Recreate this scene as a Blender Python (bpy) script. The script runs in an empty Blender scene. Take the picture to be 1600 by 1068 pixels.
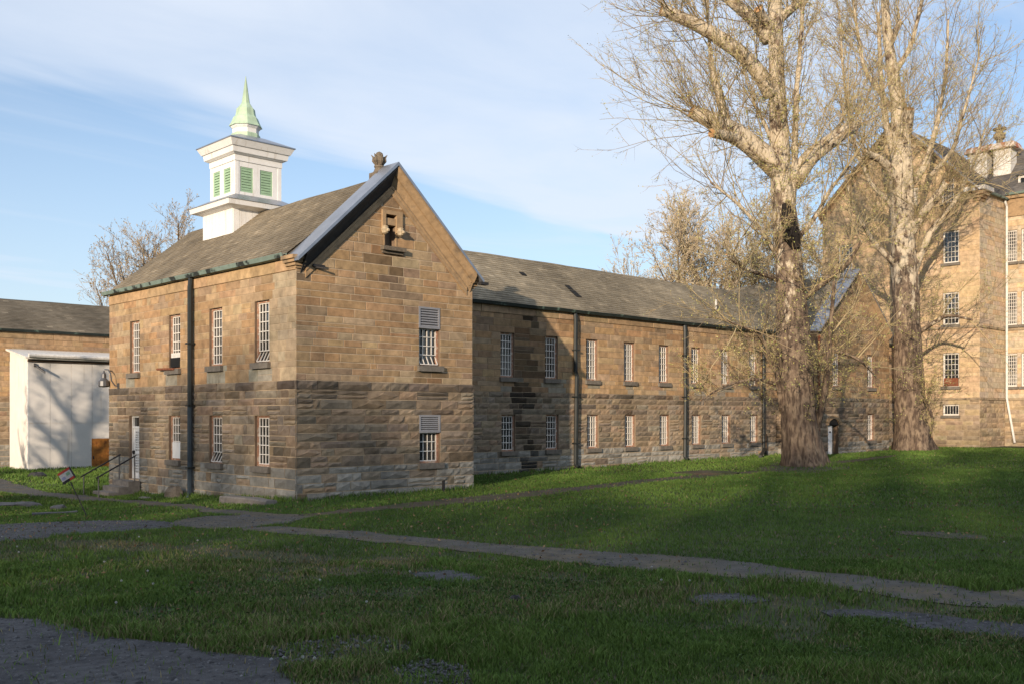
import bpy, math, random
import numpy as np
from mathutils import Vector, geometry

# ------------------------------------------------------------------ camera, sky, sun, exposure
S = bpy.context.scene
COL = S.collection
F, CX, HY, CZ = 1558.0, 800.0, 647.0, 2.8          # focal length in px of the 1600 px frame, centre, horizon, eye height
cam = bpy.data.cameras.new('camera'); cam.sensor_width = 36.0; cam.lens = 36.0 * F / 1600
cam.shift_y = (HY - 534) / 1600.0; cam.clip_end = 5000; cam.clip_start = .1
co = bpy.data.objects.new('camera', cam); COL.objects.link(co)
co.location = (0, 0, CZ); co.rotation_euler = (math.pi / 2, 0, 0); S.camera = co
SUN_EL = math.radians(12.3)
SH = (.344, .939)                                   # horizontal direction the light travels
world = bpy.data.worlds.new('World'); S.world = world; world.use_nodes = True
sl = bpy.data.lights.new('sun', 'SUN'); sl.energy = 4.2; sl.angle = math.radians(.53); sl.color = (1, .82, .62)
so = bpy.data.objects.new('sun', sl); COL.objects.link(so)
so.rotation_euler = Vector((SH[0] * math.cos(SUN_EL), SH[1] * math.cos(SUN_EL), -math.sin(SUN_EL))).to_track_quat('-Z', 'Y').to_euler()
so.location = (-60, -160, 60)
S.view_settings.view_transform = 'Standard'; S.view_settings.look = 'None'
S.view_settings.exposure = 0.45; S.view_settings.gamma = 1
SKY_STRENGTH = .145
S.cycles.max_bounces = 5; S.cycles.diffuse_bounces = 3; S.cycles.transparent_max_bounces = 6


def build_world():
    nt = world.node_tree; nt.nodes.clear(); N = nt.nodes.new; L = nt.links.new
    out = N('ShaderNodeOutputWorld'); bg = N('ShaderNodeBackground'); bg.inputs['Strength'].default_value = SKY_STRENGTH
    sky = N('ShaderNodeTexSky'); sky.sky_type = 'NISHITA'; sky.sun_disc = False
    sky.sun_elevation = SUN_EL; sky.sun_rotation = math.atan2(-SH[0], -SH[1]); sky.air_density = 1.0; sky.dust_density = .8; sky.ozone_density = 3.2
    tc = N('ShaderNodeTexCoord'); sp = N('ShaderNodeSeparateXYZ'); L(tc.outputs['Generated'], sp.inputs[0])

    def m(op, a, b=None, c=None):
        n = N('ShaderNodeMath'); n.operation = op
        for i, v in enumerate((a, b, c)):
            if v is None: continue
            if isinstance(v, (int, float)): n.inputs[i].default_value = v
            else: L(v, n.inputs[i])
        return n.outputs[0]

    def sstep(v, lo, hi):
        n = N('ShaderNodeMapRange'); n.interpolation_type = 'SMOOTHSTEP'; L(v, n.inputs[0])
        n.inputs[1].default_value = lo; n.inputs[2].default_value = hi; return n.outputs[0]

    def noise(vec, scale, detail=6, rough=.55, dist=0):
        n = N('ShaderNodeTexNoise'); L(vec, n.inputs['Vector']); n.inputs['Scale'].default_value = scale
        n.inputs['Detail'].default_value = detail; n.inputs['Roughness'].default_value = rough
        n.inputs['Distortion'].default_value = dist; return n.outputs['Fac']
    z = m('MAXIMUM', sp.outputs[2], .03)
    px = m('DIVIDE', sp.outputs[0], z); py = m('DIVIDE', sp.outputs[1], z)      # the sheet of high cloud, a plane far above
    # along / across the cloud streaks
    al = m('ADD', m('MULTIPLY', px, .626), m('MULTIPLY', py, .78))
    ac = m('ADD', m('MULTIPLY', m('ADD', px, 1.28), .78), m('MULTIPLY', m('SUBTRACT', py, 2.70), -.626))
    v1 = N('ShaderNodeCombineXYZ'); L(m('MULTIPLY', al, .30), v1.inputs[0]); L(ac, v1.inputs[1])
    v2 = N('ShaderNodeCombineXYZ'); L(m('MULTIPLY', al, .8), v2.inputs[0]); L(m('MULTIPLY', ac, 1.2), v2.inputs[1]); v2.inputs[2].default_value = 4.7
    n1 = noise(v1.outputs[0], 1.1, 5, .5, .5); n2 = noise(v2.outputs[0], 1.5, 7, .55, .3)
    edge = sstep(m('ADD', m('ADD', ac, .42), m('MULTIPLY', m('SUBTRACT', n1, .5), 1.3)), -.08, .34)
    far = sstep(m('ADD', px, m('MULTIPLY', m('SUBTRACT', n2, .5), 1.2)), 1.55, .75)
    body = m('MULTIPLY', edge, far)
    tex = m('MULTIPLY', body, m('ADD', .44, m('MULTIPLY', n2, .62)))
    wisp = m('ADD', m('MULTIPLY', sstep(n1, .50, .78), .38), .20)
    low = m('MULTIPLY', sstep(sp.outputs[2], .34, .03), .34)
    dens = m('MINIMUM', m('ADD', m('MAXIMUM', tex, wisp), low), .88)
    mix = N('ShaderNodeMix'); mix.data_type = 'RGBA'; L(dens, mix.inputs[0]); L(sky.outputs[0], mix.inputs[6])
    mix.inputs[7].default_value = (4.1, 4.5, 5.15, 1)
    L(mix.outputs[2], bg.inputs['Color']); L(bg.outputs[0], out.inputs[0])


build_world()

# ------------------------------------------------------------------ helpers
rng = random.Random(11)
nrng = np.random.default_rng(5)
ANG = math.atan2(.6932, .7207)
D2 = (math.cos(ANG), math.sin(ANG)); D1 = (-D2[1], D2[0])
C0 = (-6.94, 32.1)


def UV(u, v): return (C0[0] + u * D2[0] + v * D1[0], C0[1] + u * D2[1] + v * D1[1])


def sstep(a, b, x):
    t = np.clip((x - a) / (b - a), 0, 1); return t * t * (3 - 2 * t)


_LAT = {}


def vnoise(x, y, scale, seed=0):
    """smooth value noise 0..1 (numpy)"""
    if seed not in _LAT: _LAT[seed] = np.random.default_rng(900 + seed).random((256, 256))
    T = _LAT[seed]; x = np.asarray(x, float) / scale; y = np.asarray(y, float) / scale
    xi = np.floor(x).astype(int); yi = np.floor(y).astype(int); fx = x - xi; fy = y - yi
    fx = fx * fx * (3 - 2 * fx); fy = fy * fy * (3 - 2 * fy)
    a = T[xi % 256, yi % 256]; b = T[(xi + 1) % 256, yi % 256]; c = T[xi % 256, (yi + 1) % 256]; d = T[(xi + 1) % 256, (yi + 1) % 256]
    return (a * (1 - fx) + b * fx) * (1 - fy) + (c * (1 - fx) + d * fx) * fy


def gz(x, y):
    """height of the ground"""
    x = np.asarray(x, float); y = np.asarray(y, float)
    r = .0125 * np.clip(x + 6, 0, 40) * sstep(20, 42, y)
    l = -.05 * np.clip(-7 - x, 0, 9) * sstep(20, 34, y)
    b = (vnoise(x, y, 4.5, 1) - .5) * .10 + (vnoise(x, y, 1.7, 2) - .5) * .035
    return r + l + b * sstep(60, 25, y) * sstep(-70, -30, x) * .8


def gzf(x, y): return float(gz(x, y))


def ground_px(px, py):
    """point of the ground seen at a pixel of the photograph"""
    z = 0.0
    for _ in range(25):
        Y = F * (CZ - z) / (py - HY); X = (px - CX) / F * Y
        z = .5 * z + .5 * (gzf(X, Y) if Y < 120 else 0)
    return X, Y


def at(px, py, Y): return Vector(((px - CX) / F * Y, Y, CZ + (HY - py) / F * Y))


class MB:
    def __init__(s): s.v = []; s.f = []; s.c = []; s.m = []; s.mi = 0; s.col = None

    def add(s, vs, fs):
        b = len(s.v); s.v += [tuple(p) for p in vs]; s.f += [tuple(i + b for i in f) for f in fs]
        s.m += [s.mi] * len(fs)
        if s.col is not None: s.c += [s.col] * len(vs)
        return s

    def box(s, x0, x1, y0, y1, z0, z1):
        return s.add([(x0, y0, z0), (x1, y0, z0), (x1, y1, z0), (x0, y1, z0), (x0, y0, z1), (x1, y0, z1), (x1, y1, z1), (x0, y1, z1)],
                     [(0, 3, 2, 1), (4, 5, 6, 7), (0, 1, 5, 4), (1, 2, 6, 5), (2, 3, 7, 6), (3, 0, 4, 7)])

    def quad(s, a, b, c, d): return s.add([a, b, c, d], [(0, 1, 2, 3)])

    def sweep(s, prof, frames, closed=True, caps=True):
        """prof: 2D points; frames: list of functions (a,b)->3D"""
        n = len(prof); vs = []; fs = []
        for fr in frames: vs += [fr(a, b) for a, b in prof]
        for i in range(len(frames) - 1):
            for j in range(n if closed else n - 1):
                k = (j + 1) % n; fs.append((i * n + j, i * n + k, (i + 1) * n + k, (i + 1) * n + j))
        if caps and closed:
            fs.append(tuple(range(n - 1, -1, -1))); o = (len(frames) - 1) * n; fs.append(tuple(o + j for j in range(n)))
        return s.add(vs, fs)

    def tube(s, pts, rad, sides=8, caps=True, rot=0.0):
        pts = [Vector(p) for p in pts]; n = len(pts)
        if not isinstance(rad, (list, tuple)): rad = [rad] * n
        vs = []; fs = []; up = None
        for i, p in enumerate(pts):
            d = (pts[min(i + 1, n - 1)] - pts[max(i - 1, 0)]).normalized()
            if up is None: up = Vector((0, 0, 1)) if abs(d.z) < .9 else Vector((1, 0, 0))
            a = (up - d * up.dot(d)).normalized(); b = d.cross(a); up = a
            for k in range(sides):
                t = 2 * math.pi * k / sides + rot; vs.append(p + (a * math.cos(t) + b * math.sin(t)) * rad[i])
        for i in range(n - 1):
            for k in range(sides):
                q = (k + 1) % sides; fs.append((i * sides + k, i * sides + q, (i + 1) * sides + q, (i + 1) * sides + k))
        if caps: fs.append(tuple(range(sides - 1, -1, -1))); fs.append(tuple((n - 1) * sides + k for k in range(sides)))
        return s.add(vs, fs)

    def lathe(s, prof, sides=12, cx=0, cy=0, rot=0.0):
        vs = []; fs = []; n = len(prof)
        for r, z in prof:
            for k in range(sides):
                t = 2 * math.pi * k / sides + rot; vs.append((cx + r * math.cos(t), cy + r * math.sin(t), z))
        for i in range(n - 1):
            for k in range(sides):
                q = (k + 1) % sides; fs.append((i * sides + k, i * sides + q, (i + 1) * sides + q, (i + 1) * sides + k))
        fs.append(tuple(range(sides - 1, -1, -1))); fs.append(tuple((n - 1) * sides + k for k in range(sides)))
        return s.add(vs, fs)

    def mesh(s, name, mat, smooth=False):
        me = bpy.data.meshes.new(name); me.from_pydata(s.v, [], s.f)
        for q in (mat if isinstance(mat, (list, tuple)) else [mat]): me.materials.append(q)
        if len(me.materials) > 1: me.polygons.foreach_set('material_index', s.m)
        if s.c:
            a = me.color_attributes.new('col', 'FLOAT_COLOR', 'POINT')
            a.data.foreach_set('color', np.array([(c[0], c[1], c[2], 1) for c in s.c], np.float32).ravel())
        if smooth: me.polygons.foreach_set('use_smooth', [True] * len(me.polygons))
        me.update(); return me

    def build(s, name, mat, parent=None, smooth=False, loc=None, rz=0.0): return obj(name, s.mesh(name, mat, smooth), parent, loc, rz)


def obj(name, me, parent=None, loc=None, rz=0.0, scale=None):
    o = bpy.data.objects.new(name, me); COL.objects.link(o)
    if parent is not None: o.parent = parent
    if loc is not None: o.location = loc
    if rz: o.rotation_euler = (0, 0, rz)
    if scale is not None: o.scale = scale
    return o


def np_mesh(name, V, T, mat, col=None):
    """triangle mesh from numpy arrays"""
    me = bpy.data.meshes.new(name); n = len(T)
    me.vertices.add(len(V)); me.vertices.foreach_set('co', np.ascontiguousarray(V, np.float32).ravel())
    me.loops.add(3 * n); me.polygons.add(n)
    me.polygons.foreach_set('loop_start', np.arange(0, 3 * n, 3, dtype=np.int32))
    me.loops.foreach_set('vertex_index', np.ascontiguousarray(T, np.int32).ravel())
    me.materials.append(mat)
    if col is not None:
        a = me.color_attributes.new('col', 'FLOAT_COLOR', 'POINT')
        c = np.ones((len(V), 4), np.float32); c[:, :3] = col; a.data.foreach_set('color', c.ravel())
    me.update(calc_edges=True); return me


def tag(o, label=None, cat=None, group=None, kind=None):
    if label: o['label'] = label
    if cat: o['category'] = cat
    if group: o['group'] = group
    if kind: o['kind'] = kind
    return o


def thing(name, label, cat, loc=(0, 0, 0), rz=0.0, group=None):
    o = bpy.data.objects.new(name, None); COL.objects.link(o); o.location = loc; o.rotation_euler = (0, 0, rz)
    o.empty_display_size = .3
    return tag(o, label, cat, group)


def house(name, label, cat, u0, v0, group=None):
    x, y = UV(u0, v0); return thing(name, label, cat, (x, y, 0), ANG, group)


# ------------------------------------------------------------------ materials
def mat(name, color=(.5, .5, .5), rough=.85, metal=0.0, src=None, var=.18, vscale=3.0, bump=0.0, bscale=30.0, color2=None, mixscale=2.0,
        mixlo=.45, mixhi=.6, streak=None, spec=.3, coord='pos', detail=4):
    """src: None (plain colour), 'object' (object colour) or 'attr' (vertex colour 'col'); var: noise variation of value"""
    m = bpy.data.materials.new(name); m.use_nodes = True; nt = m.node_tree; N = nt.nodes.new; L = nt.links.new
    b = nt.nodes['Principled BSDF']; b.inputs['Roughness'].default_value = rough; b.inputs['Metallic'].default_value = metal
    b.inputs['Specular IOR Level'].default_value = spec
    if coord == 'pos':
        g = N('ShaderNodeNewGeometry'); vec = g.outputs['Position']
    else:
        g = N('ShaderNodeTexCoord'); vec = g.outputs['Object']
    if src == 'object': n = N('ShaderNodeObjectInfo'); c = n.outputs['Color']
    elif src == 'attr': n = N('ShaderNodeAttribute'); n.attribute_name = 'col'; c = n.outputs['Color']
    else: n = N('ShaderNodeRGB'); n.outputs[0].default_value = (*color, 1); c = n.outputs[0]

    def noise(scale, det=detail, stretch=None):
        t = N('ShaderNodeTexNoise'); t.inputs['Scale'].default_value = scale; t.inputs['Detail'].default_value = det
        t.inputs['Roughness'].default_value = .6
        if stretch:
            mp = N('ShaderNodeMapping'); mp.inputs['Scale'].default_value = stretch; L(vec, mp.inputs[0]); L(mp.outputs[0], t.inputs['Vector'])
        else: L(vec, t.inputs['Vector'])
        return t.outputs['Fac']

    def rangen(f, a0, a1, b0, b1):
        r = N('ShaderNodeMapRange'); L(f, r.inputs[0])
        for i, v in enumerate((a0, a1, b0, b1)): r.inputs[i + 1].default_value = v
        return r.outputs[0]
    if color2 is not None:
        mx = N('ShaderNodeMix'); mx.data_type = 'RGBA'; L(rangen(noise(mixscale, 6, streak), mixlo, mixhi, 0, 1), mx.inputs[0]); L(c, mx.inputs[6])
        mx.inputs[7].default_value = (*color2, 1); c = mx.outputs[2]
    if var:
        f = rangen(noise(vscale, 6), .3, .7, 1 - var, 1 + var)
        mx = N('ShaderNodeVectorMath'); mx.operation = 'SCALE'; L(c, mx.inputs[0]); L(f, mx.inputs['Scale']); c = mx.outputs[0]
    L(c, b.inputs['Base Color'])
    if bump:
        bp = N('ShaderNodeBump'); bp.inputs['Strength'].default_value = bump; bp.inputs['Distance'].default_value = .02
        L(noise(bscale, 5), bp.inputs['Height']); L(bp.outputs[0], b.inputs['Normal'])
    return m


M_STONE = mat('sandstone', src='object', var=.30, vscale=3.5, bump=.7, bscale=22, detail=8)
M_STONEA = mat('sandstone_joined', src='attr', var=.30, vscale=3.5, bump=.7, bscale=22, detail=8)
M_DRESSED = mat('dressed_sandstone', (.36, .245, .14), var=.2, vscale=5, bump=.4, bscale=25, color2=(.17, .13, .09), mixscale=1.7, mixlo=.55, mixhi=.75)
M_SHADEST = mat('shaded_stone', (.045, .042, .04), var=.25, vscale=4, bump=.3)  # dressed stone turned from the sun, its shade put into the colour
M_STRING = mat('string_stone', (.33, .255, .17), var=.2, vscale=4, color2=(.10, .08, .06), mixscale=.9, mixlo=.52, mixhi=.66)
M_SILL = mat('sill_stone', (.17, .15, .125), var=.25, vscale=6, bump=.4, bscale=25)
M_MORTAR = mat('pale_mortar', (.46, .36, .25), var=.2, vscale=4)
M_MORTARD = mat('dark_mortar', (.145, .115, .085), var=.25, vscale=4)
M_REVEAL = mat('reveal_stone', (.20, .14, .095), var=.2, vscale=5)
M_SHINGLE = mat('shingle', src='attr', var=.2, vscale=1.2, rough=.95, bump=.3, bscale=40)
M_DECK = mat('roof_deck', (.10, .085, .065), var=.2)
M_COPPER = mat('copper_patina', (.17, .225, .195), rough=.7, var=.2, color2=(.025, .03, .028), mixscale=1.6, mixlo=.52, mixhi=.58)
M_BLKGUT = mat('black_gutter', (.022, .03, .026), rough=.6, var=.3, vscale=2, color2=(.10, .15, .12), mixscale=1.4, mixlo=.58, mixhi=.66)
M_PIPE = mat('pipe_paint', (.016, .02, .02), rough=.45, var=.3, vscale=2, spec=.5)
M_PIPEB = mat('pipe_paint_blue', (.03, .045, .06), rough=.45, var=.3, vscale=2, spec=.5)
M_WPIPE = mat('white_pipe', (.62, .60, .56), rough=.5, var=.15)
M_SHEET = mat('sheet_metal', (.36, .38, .42), rough=.42, metal=.75, var=.12, vscale=2)
M_LEAD = mat('lead_edge', (.075, .075, .08), rough=.6, var=.2)
M_WHITE = mat('white_paint', (.78, .77, .75), rough=.6, var=.05, vscale=3, color2=(.52, .47, .40), mixscale=1.3, mixlo=.56, mixhi=.78, streak=(3, 3, .35))
M_GREEN = mat('green_paint', (.31, .46, .30), rough=.6, var=.1, vscale=4)
M_SPIRE = mat('spire_paint', (.44, .57, .41), rough=.65, var=.12, vscale=3, color2=(.30, .40, .30), mixscale=1.6, mixlo=.5, mixhi=.7, streak=(2, 2, .4))
M_BAR = mat('bar_paint', (.72, .68, .62), rough=.5, var=.12, vscale=10)
M_RUSTFR = mat('rusty_frame', (.36, .19, .12), rough=.8, var=.3, vscale=12, color2=(.50, .42, .34), mixscale=7, mixlo=.5, mixhi=.62)
M_GLASS = mat('window_glass', (.022, .026, .03), rough=.07, var=.3, vscale=4, spec=.9)
M_BLIND = mat('window_blind', (.17, .165, .15), rough=.6, var=.3, vscale=3)
M_LOUVRE = mat('louvre_paint', (.27, .27, .285), rough=.55, var=.1)
M_DARK = mat('dark_void', (.012, .012, .012), rough=.9, var=0)
M_RUST = mat('rust', (.20, .07, .035), rough=.85, var=.35, vscale=9)
M_SHEDW = mat('shed_paint', (.74, .70, .65), rough=.65, var=.05, vscale=1.5, color2=(.50, .45, .38), mixscale=.9, mixlo=.6, mixhi=.8, streak=(3, 3, .25))
M_SHEDD = mat('shed_door', (.44, .17, .035), rough=.7, var=.3, vscale=3.5, color2=(.16, .055, .02), mixscale=3, mixlo=.48, mixhi=.68)
M_PLAIN = mat('trim_white', (.66, .63, .58), rough=.6, var=.2, vscale=6)
M_CONC = mat('concrete', (.19, .17, .15), var=.25, vscale=5, bump=.4, bscale=30)
M_IRON = mat('dark_iron', (.03, .028, .028), rough=.6, var=.3, vscale=14)
M_LAMP = mat('lamp_metal', (.11, .11, .115), rough=.45, metal=.4, var=.15)
M_CARVE = mat('carved_stone', (.46, .37, .25), var=.2, vscale=10, bump=.5, bscale=40)
M_FINIAL = mat('weathered_stone', (.155, .125, .092), var=.3, vscale=10, bump=.7, bscale=30)
M_SOIL = mat('lawn_soil', (.035, .042, .017), var=.35, vscale=1.4, bump=.8, bscale=14, color2=(.075, .06, .032), mixscale=.55, mixlo=.52, mixhi=.66, detail=8)
M_PATH = mat('path_asphalt', (.085, .08, .07), rough=.95, var=.3, vscale=2.2, bump=.9, bscale=45, color2=(.115, .095, .066), mixscale=.8, mixlo=.45, mixhi=.62, detail=8)
M_DIRT = mat('path_dirt', (.075, .058, .04), rough=.95, var=.35, vscale=2, bump=.8, bscale=20, color2=(.05, .055, .025), mixscale=.9, mixlo=.48, mixhi=.62, detail=8)
M_GRAVEL = mat('gravel_bed', (.075, .075, .08), rough=.95, var=.4, vscale=7, bump=1, bscale=60, color2=(.045, .045, .05), mixscale=1.0, mixlo=.45, mixhi=.65, detail=8)
M_PEBBLE = mat('gravel_stone', src='attr', rough=.9, var=.15, vscale=20)
M_GRASS = mat('grass_blade', src='attr', rough=.7, var=.15, vscale=1.5, spec=.2)
M_TWIG = mat('twig_bark', src='attr', rough=.85, var=.2, vscale=2)
M_BUD = mat('young_leaf', src='attr', rough=.7, var=.1, vscale=2)
M_HILL = mat('hill_grass', (.05, .055, .025), var=.3, vscale=.05)


def bark_mat(name, z0, z1, base, pale, shade):
    """flaky sycamore bark: brown plates low down giving way to cream bark patches higher up"""
    m = bpy.data.materials.new(name); m.use_nodes = True; nt = m.node_tree; N = nt.nodes.new; L = nt.links.new
    b = nt.nodes['Principled BSDF']; b.inputs['Roughness'].default_value = .9; b.inputs['Specular IOR Level'].default_value = .2
    g = N('ShaderNodeNewGeometry'); mp = N('ShaderNodeMapping'); mp.inputs['Scale'].default_value = (1, 1, .55); L(g.outputs['Position'], mp.inputs[0])
    sp = N('ShaderNodeSeparateXYZ'); L(g.outputs['Position'], sp.inputs[0])
    hr = N('ShaderNodeMapRange'); L(sp.outputs[2], hr.inputs[0]); hr.inputs[1].default_value = z0; hr.inputs[2].default_value = z1; hr.inputs[3].default_value = -.22; hr.inputs[4].default_value = .05
    n1 = N('ShaderNodeTexNoise'); n1.inputs['Scale'].default_value = 2.2; n1.inputs['Detail'].default_value = 8; n1.inputs['Roughness'].default_value = .68; L(mp.outputs[0], n1.inputs['Vector'])
    ad = N('ShaderNodeMath'); L(n1.outputs['Fac'], ad.inputs[0]); L(hr.outputs[0], ad.inputs[1])
    r = N('ShaderNodeMapRange'); L(ad.outputs[0], r.inputs[0]); r.inputs[1].default_value = .47; r.inputs[2].default_value = .55
    n2 = N('ShaderNodeTexNoise'); n2.inputs['Scale'].default_value = 4; n2.inputs['Detail'].default_value = 6; L(mp.outputs[0], n2.inputs['Vector'])
    mx0 = N('ShaderNodeMix'); mx0.data_type = 'RGBA'; sh_ = N('ShaderNodeMapRange'); L(n2.outputs['Fac'], sh_.inputs[0]); sh_.inputs[1].default_value = .35; sh_.inputs[2].default_value = .65; L(sh_.outputs[0], mx0.inputs[0]); mx0.inputs[6].default_value = (*shade, 1); mx0.inputs[7].default_value = (*base, 1)
    mx = N('ShaderNodeMix'); mx.data_type = 'RGBA'; L(r.outputs[0], mx.inputs[0]); L(mx0.outputs[2], mx.inputs[6]); mx.inputs[7].default_value = (*pale, 1)
    fc = N('ShaderNodeMapRange'); fm = N('ShaderNodeMix'); fm.data_type = 'RGBA'
    n3 = N('ShaderNodeTexNoise'); n3.inputs['Scale'].default_value = 7; n3.inputs['Detail'].default_value = 6; mp2 = N('ShaderNodeMapping'); mp2.inputs['Scale'].default_value = (1, 1, .28)
    L(g.outputs['Position'], mp2.inputs[0]); L(mp2.outputs[0], n3.inputs['Vector'])
    L(n3.outputs['Fac'], fc.inputs[0]); fc.inputs[1].default_value = .40; fc.inputs[2].default_value = .52; fc.inputs[3].default_value = .8; fc.inputs[4].default_value = 0
    L(fc.outputs[0], fm.inputs[0]); L(mx.outputs[2], fm.inputs[6]); fm.inputs[7].default_value = (*[k * .55 for k in shade], 1)
    fx = N('ShaderNodeMix'); fx.data_type = 'RGBA'; L(r.outputs[0], fx.inputs[0]); L(fm.outputs[2], fx.inputs[6]); fx.inputs[7].default_value = (*pale, 1); L(fx.outputs[2], b.inputs['Base Color'])
    bp = N('ShaderNodeBump'); bp.inputs['Strength'].default_value = 1; bp.inputs['Distance'].default_value = .12; L(n3.outputs['Fac'], bp.inputs['Height']); L(bp.outputs[0], b.inputs['Normal'])
    return m


M_BARK = bark_mat('sycamore_bark', 5, 14.5, (.27, .205, .145), (.53, .45, .335), (.12, .085, .065))
M_BARK2 = bark_mat('plain_bark', 3, 60, (.20, .145, .10), (.36, .29, .21), (.08, .06, .045))
M_CUT = mat('cut_wood', (.42, .24, .11), var=.3, vscale=8)
M_CHAR = mat('charred_hollow', (.018, .015, .013), rough=.95, var=.3)

# ------------------------------------------------------------------ the setting: ground, paths
FOOT = []      # building footprints (u0,u1,v0,v1) kept clear of grass


def build_ground():
    def axis(lo, hi, step, far):
        a = list(np.arange(lo, hi + .01, step)); k = step * 2; x = hi
        while x < far: x += k; k *= 1.5; a.append(x)
        k = step * 2; x = lo
        while x > -far: x -= k; k *= 1.5; a.insert(0, x)
        return np.array(a)
    xs = axis(-42, 50, .5, 1500); ys = axis(4, 84, .5, 1500)
    X, Y = np.meshgrid(xs, ys, indexing='ij'); Z = gz(X, Y)
    nx, ny = len(xs), len(ys); V = np.stack([X.ravel(), Y.ravel(), Z.ravel()], 1)
    i = (np.arange(nx - 1)[:, None] * ny + np.arange(ny - 1)[None]).ravel()
    T = np.concatenate([np.stack([i, i + ny, i + ny + 1], 1), np.stack([i, i + ny + 1, i + 1], 1)])
    me = np_mesh('ground', V, T, M_SOIL); me.polygons.foreach_set('use_smooth', [True] * len(me.polygons))
    tag(obj('ground', me), kind='structure')


build_ground()
POLYS = []     # (world polygon, keep): bare areas; keep = share of grass that still grows in it


def inpoly(x, y, P):
    r = np.zeros(len(x), bool); n = len(P)
    for i in range(n):
        x1, y1 = P[i]; x2, y2 = P[(i + 1) % n]
        c = (y1 > y) != (y2 > y)
        with np.errstate(divide='ignore', invalid='ignore'):
            r ^= c & (x < (x2 - x1) * (y - y1) / (y2 - y1 + 1e-12) + x1)
    return r


def drape(name, px, m, lift=.014, rag=.10, keep=0.0, step=.35):
    """a sheet laid on the ground inside an outline given as points of the ground"""
    W = [ground_px(*p) for p in px]; B = []
    for i in range(len(W)):
        a = W[i]; b = W[(i + 1) % len(W)]; n = max(1, int(math.dist(a, b) / step))
        for k in range(n):
            t = k / n; x = a[0] + (b[0] - a[0]) * t; y = a[1] + (b[1] - a[1]) * t
            B.append((x + (float(vnoise(x, y, .6, 7)) - .5) * rag * 3, y + (float(vnoise(x, y, .6, 8)) - .5) * rag * 3))
    POLYS.append((B, keep))
    vs = [Vector(p) for p in B]; n = len(vs)
    x0, x1 = min(p[0] for p in B), max(p[0] for p in B); y0, y1 = min(p[1] for p in B), max(p[1] for p in B)
    gx, gy = np.meshgrid(np.arange(x0, x1, .55), np.arange(y0, y1, .55)); gx = gx.ravel(); gy = gy.ravel()
    k = inpoly(gx, gy, B); vs += [Vector((a, b)) for a, b in zip(gx[k], gy[k])]
    r = geometry.delaunay_2d_cdt(vs, [(i, (i + 1) % n) for i in range(n)], [], 1, 1e-5)
    P = np.array([(p.x, p.y) for p in r[0]]); z = gz(P[:, 0], P[:, 1]) + lift
    mb = MB(); mb.add(np.column_stack([P, z]).tolist(), [tuple(f) for f in r[2]])
    return tag(mb.build(name, m), kind='structure')


drape('walkway', [(0, 747), (30, 756), (75, 769), (150, 775), (260, 785), (350, 795), (430, 802), (468, 803), (468, 808), (400, 807), (350, 803), (260, 792), (170, 783), (100, 779), (0, 768), (-120, 752), (-120, 738)], M_PATH)
drape('walkway', [(470, 803), (600, 790), (700, 778), (800, 769), (900, 760), (1000, 749), (1100, 740), (1200, 734), (1300, 721), (1400, 710), (1400, 713), (1250, 731), (1150, 742), (1050, 750), (950, 762), (900, 767), (800, 779), (700, 788), (600, 797), (520, 803), (480, 807)], M_DIRT, keep=.04)
drape('walkway', [(272, 812), (330, 806), (430, 804), (500, 806), (460, 815), (395, 823), (330, 826), (268, 821)], M_PATH)
drape('walkway', [(375, 824), (440, 822), (560, 830), (700, 842), (800, 851), (950, 862), (1100, 872), (1200, 882), (1280, 894), (1400, 905), (1500, 917), (1550, 925), (1600, 918), (1720, 915), (2150, 918), (2150, 990), (1720, 960), (1600, 951), (1500, 944), (1400, 933), (1275, 911), (1225, 909), (1100, 899), (950, 885), (800, 870), (650, 853), (500, 838), (375, 828)], M_PATH, keep=.02)
drape('gravel_patch', [(-60, 824), (25, 817), (110, 814), (225, 812), (272, 816), (268, 825), (200, 829), (125, 833), (70, 841), (-60, 850)], M_GRAVEL, keep=.03)
drape('gravel_patch', [(640, 896), (710, 891), (765, 902), (725, 910), (675, 907)], M_GRAVEL, keep=.04)
drape('gravel_patch', [(1060, 935), (1100, 929), (1160, 928), (1210, 937), (1150, 945), (1080, 943)], M_GRAVEL, keep=.06)
drape('gravel_patch', [(1275, 953), (1350, 952), (1425, 960), (1600, 975), (1720, 985), (2100, 1030), (2080, 1060), (1720, 1012), (1600, 1000), (1500, 990), (1425, 980), (1375, 969), (1300, 965)], M_GRAVEL, keep=.04)
drape('bare_soil', [(1400, 830), (1475, 831), (1540, 838), (1545, 844), (1475, 841), (1410, 836)], M_DIRT, keep=.12)
drape('bare_soil', [(1180, 733), (1215, 738), (1270, 739), (1320, 733), (1335, 726), (1290, 720), (1215, 722)], M_DIRT, keep=.45, rag=.16)
drape('gravel_lot', [(-120, 955), (0, 966), (75, 977), (175, 995), (275, 1006), (350, 1020), (430, 1026), (450, 1041), (462, 1068), (440, 1120), (-300, 1120)], M_GRAVEL, keep=.015, rag=.16)
THIN = [([ground_px(*p) for p in q], k) for q, k in (
    ([(415, 1010), (560, 990), (645, 1003), (640, 1022), (560, 1030), (470, 1040), (430, 1030)], .22),
    ([(600, 1045), (670, 1030), (730, 1040), (740, 1080), (640, 1080)], .25),
    ([(60, 846), (160, 843), (240, 848), (300, 858), (230, 862), (110, 858)], .45),
    ([(310, 855), (430, 862), (520, 870), (510, 882), (420, 880), (330, 868)], .4),
    ([(600, 868), (680, 878), (640, 888), (560, 880)], .5))]

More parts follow.
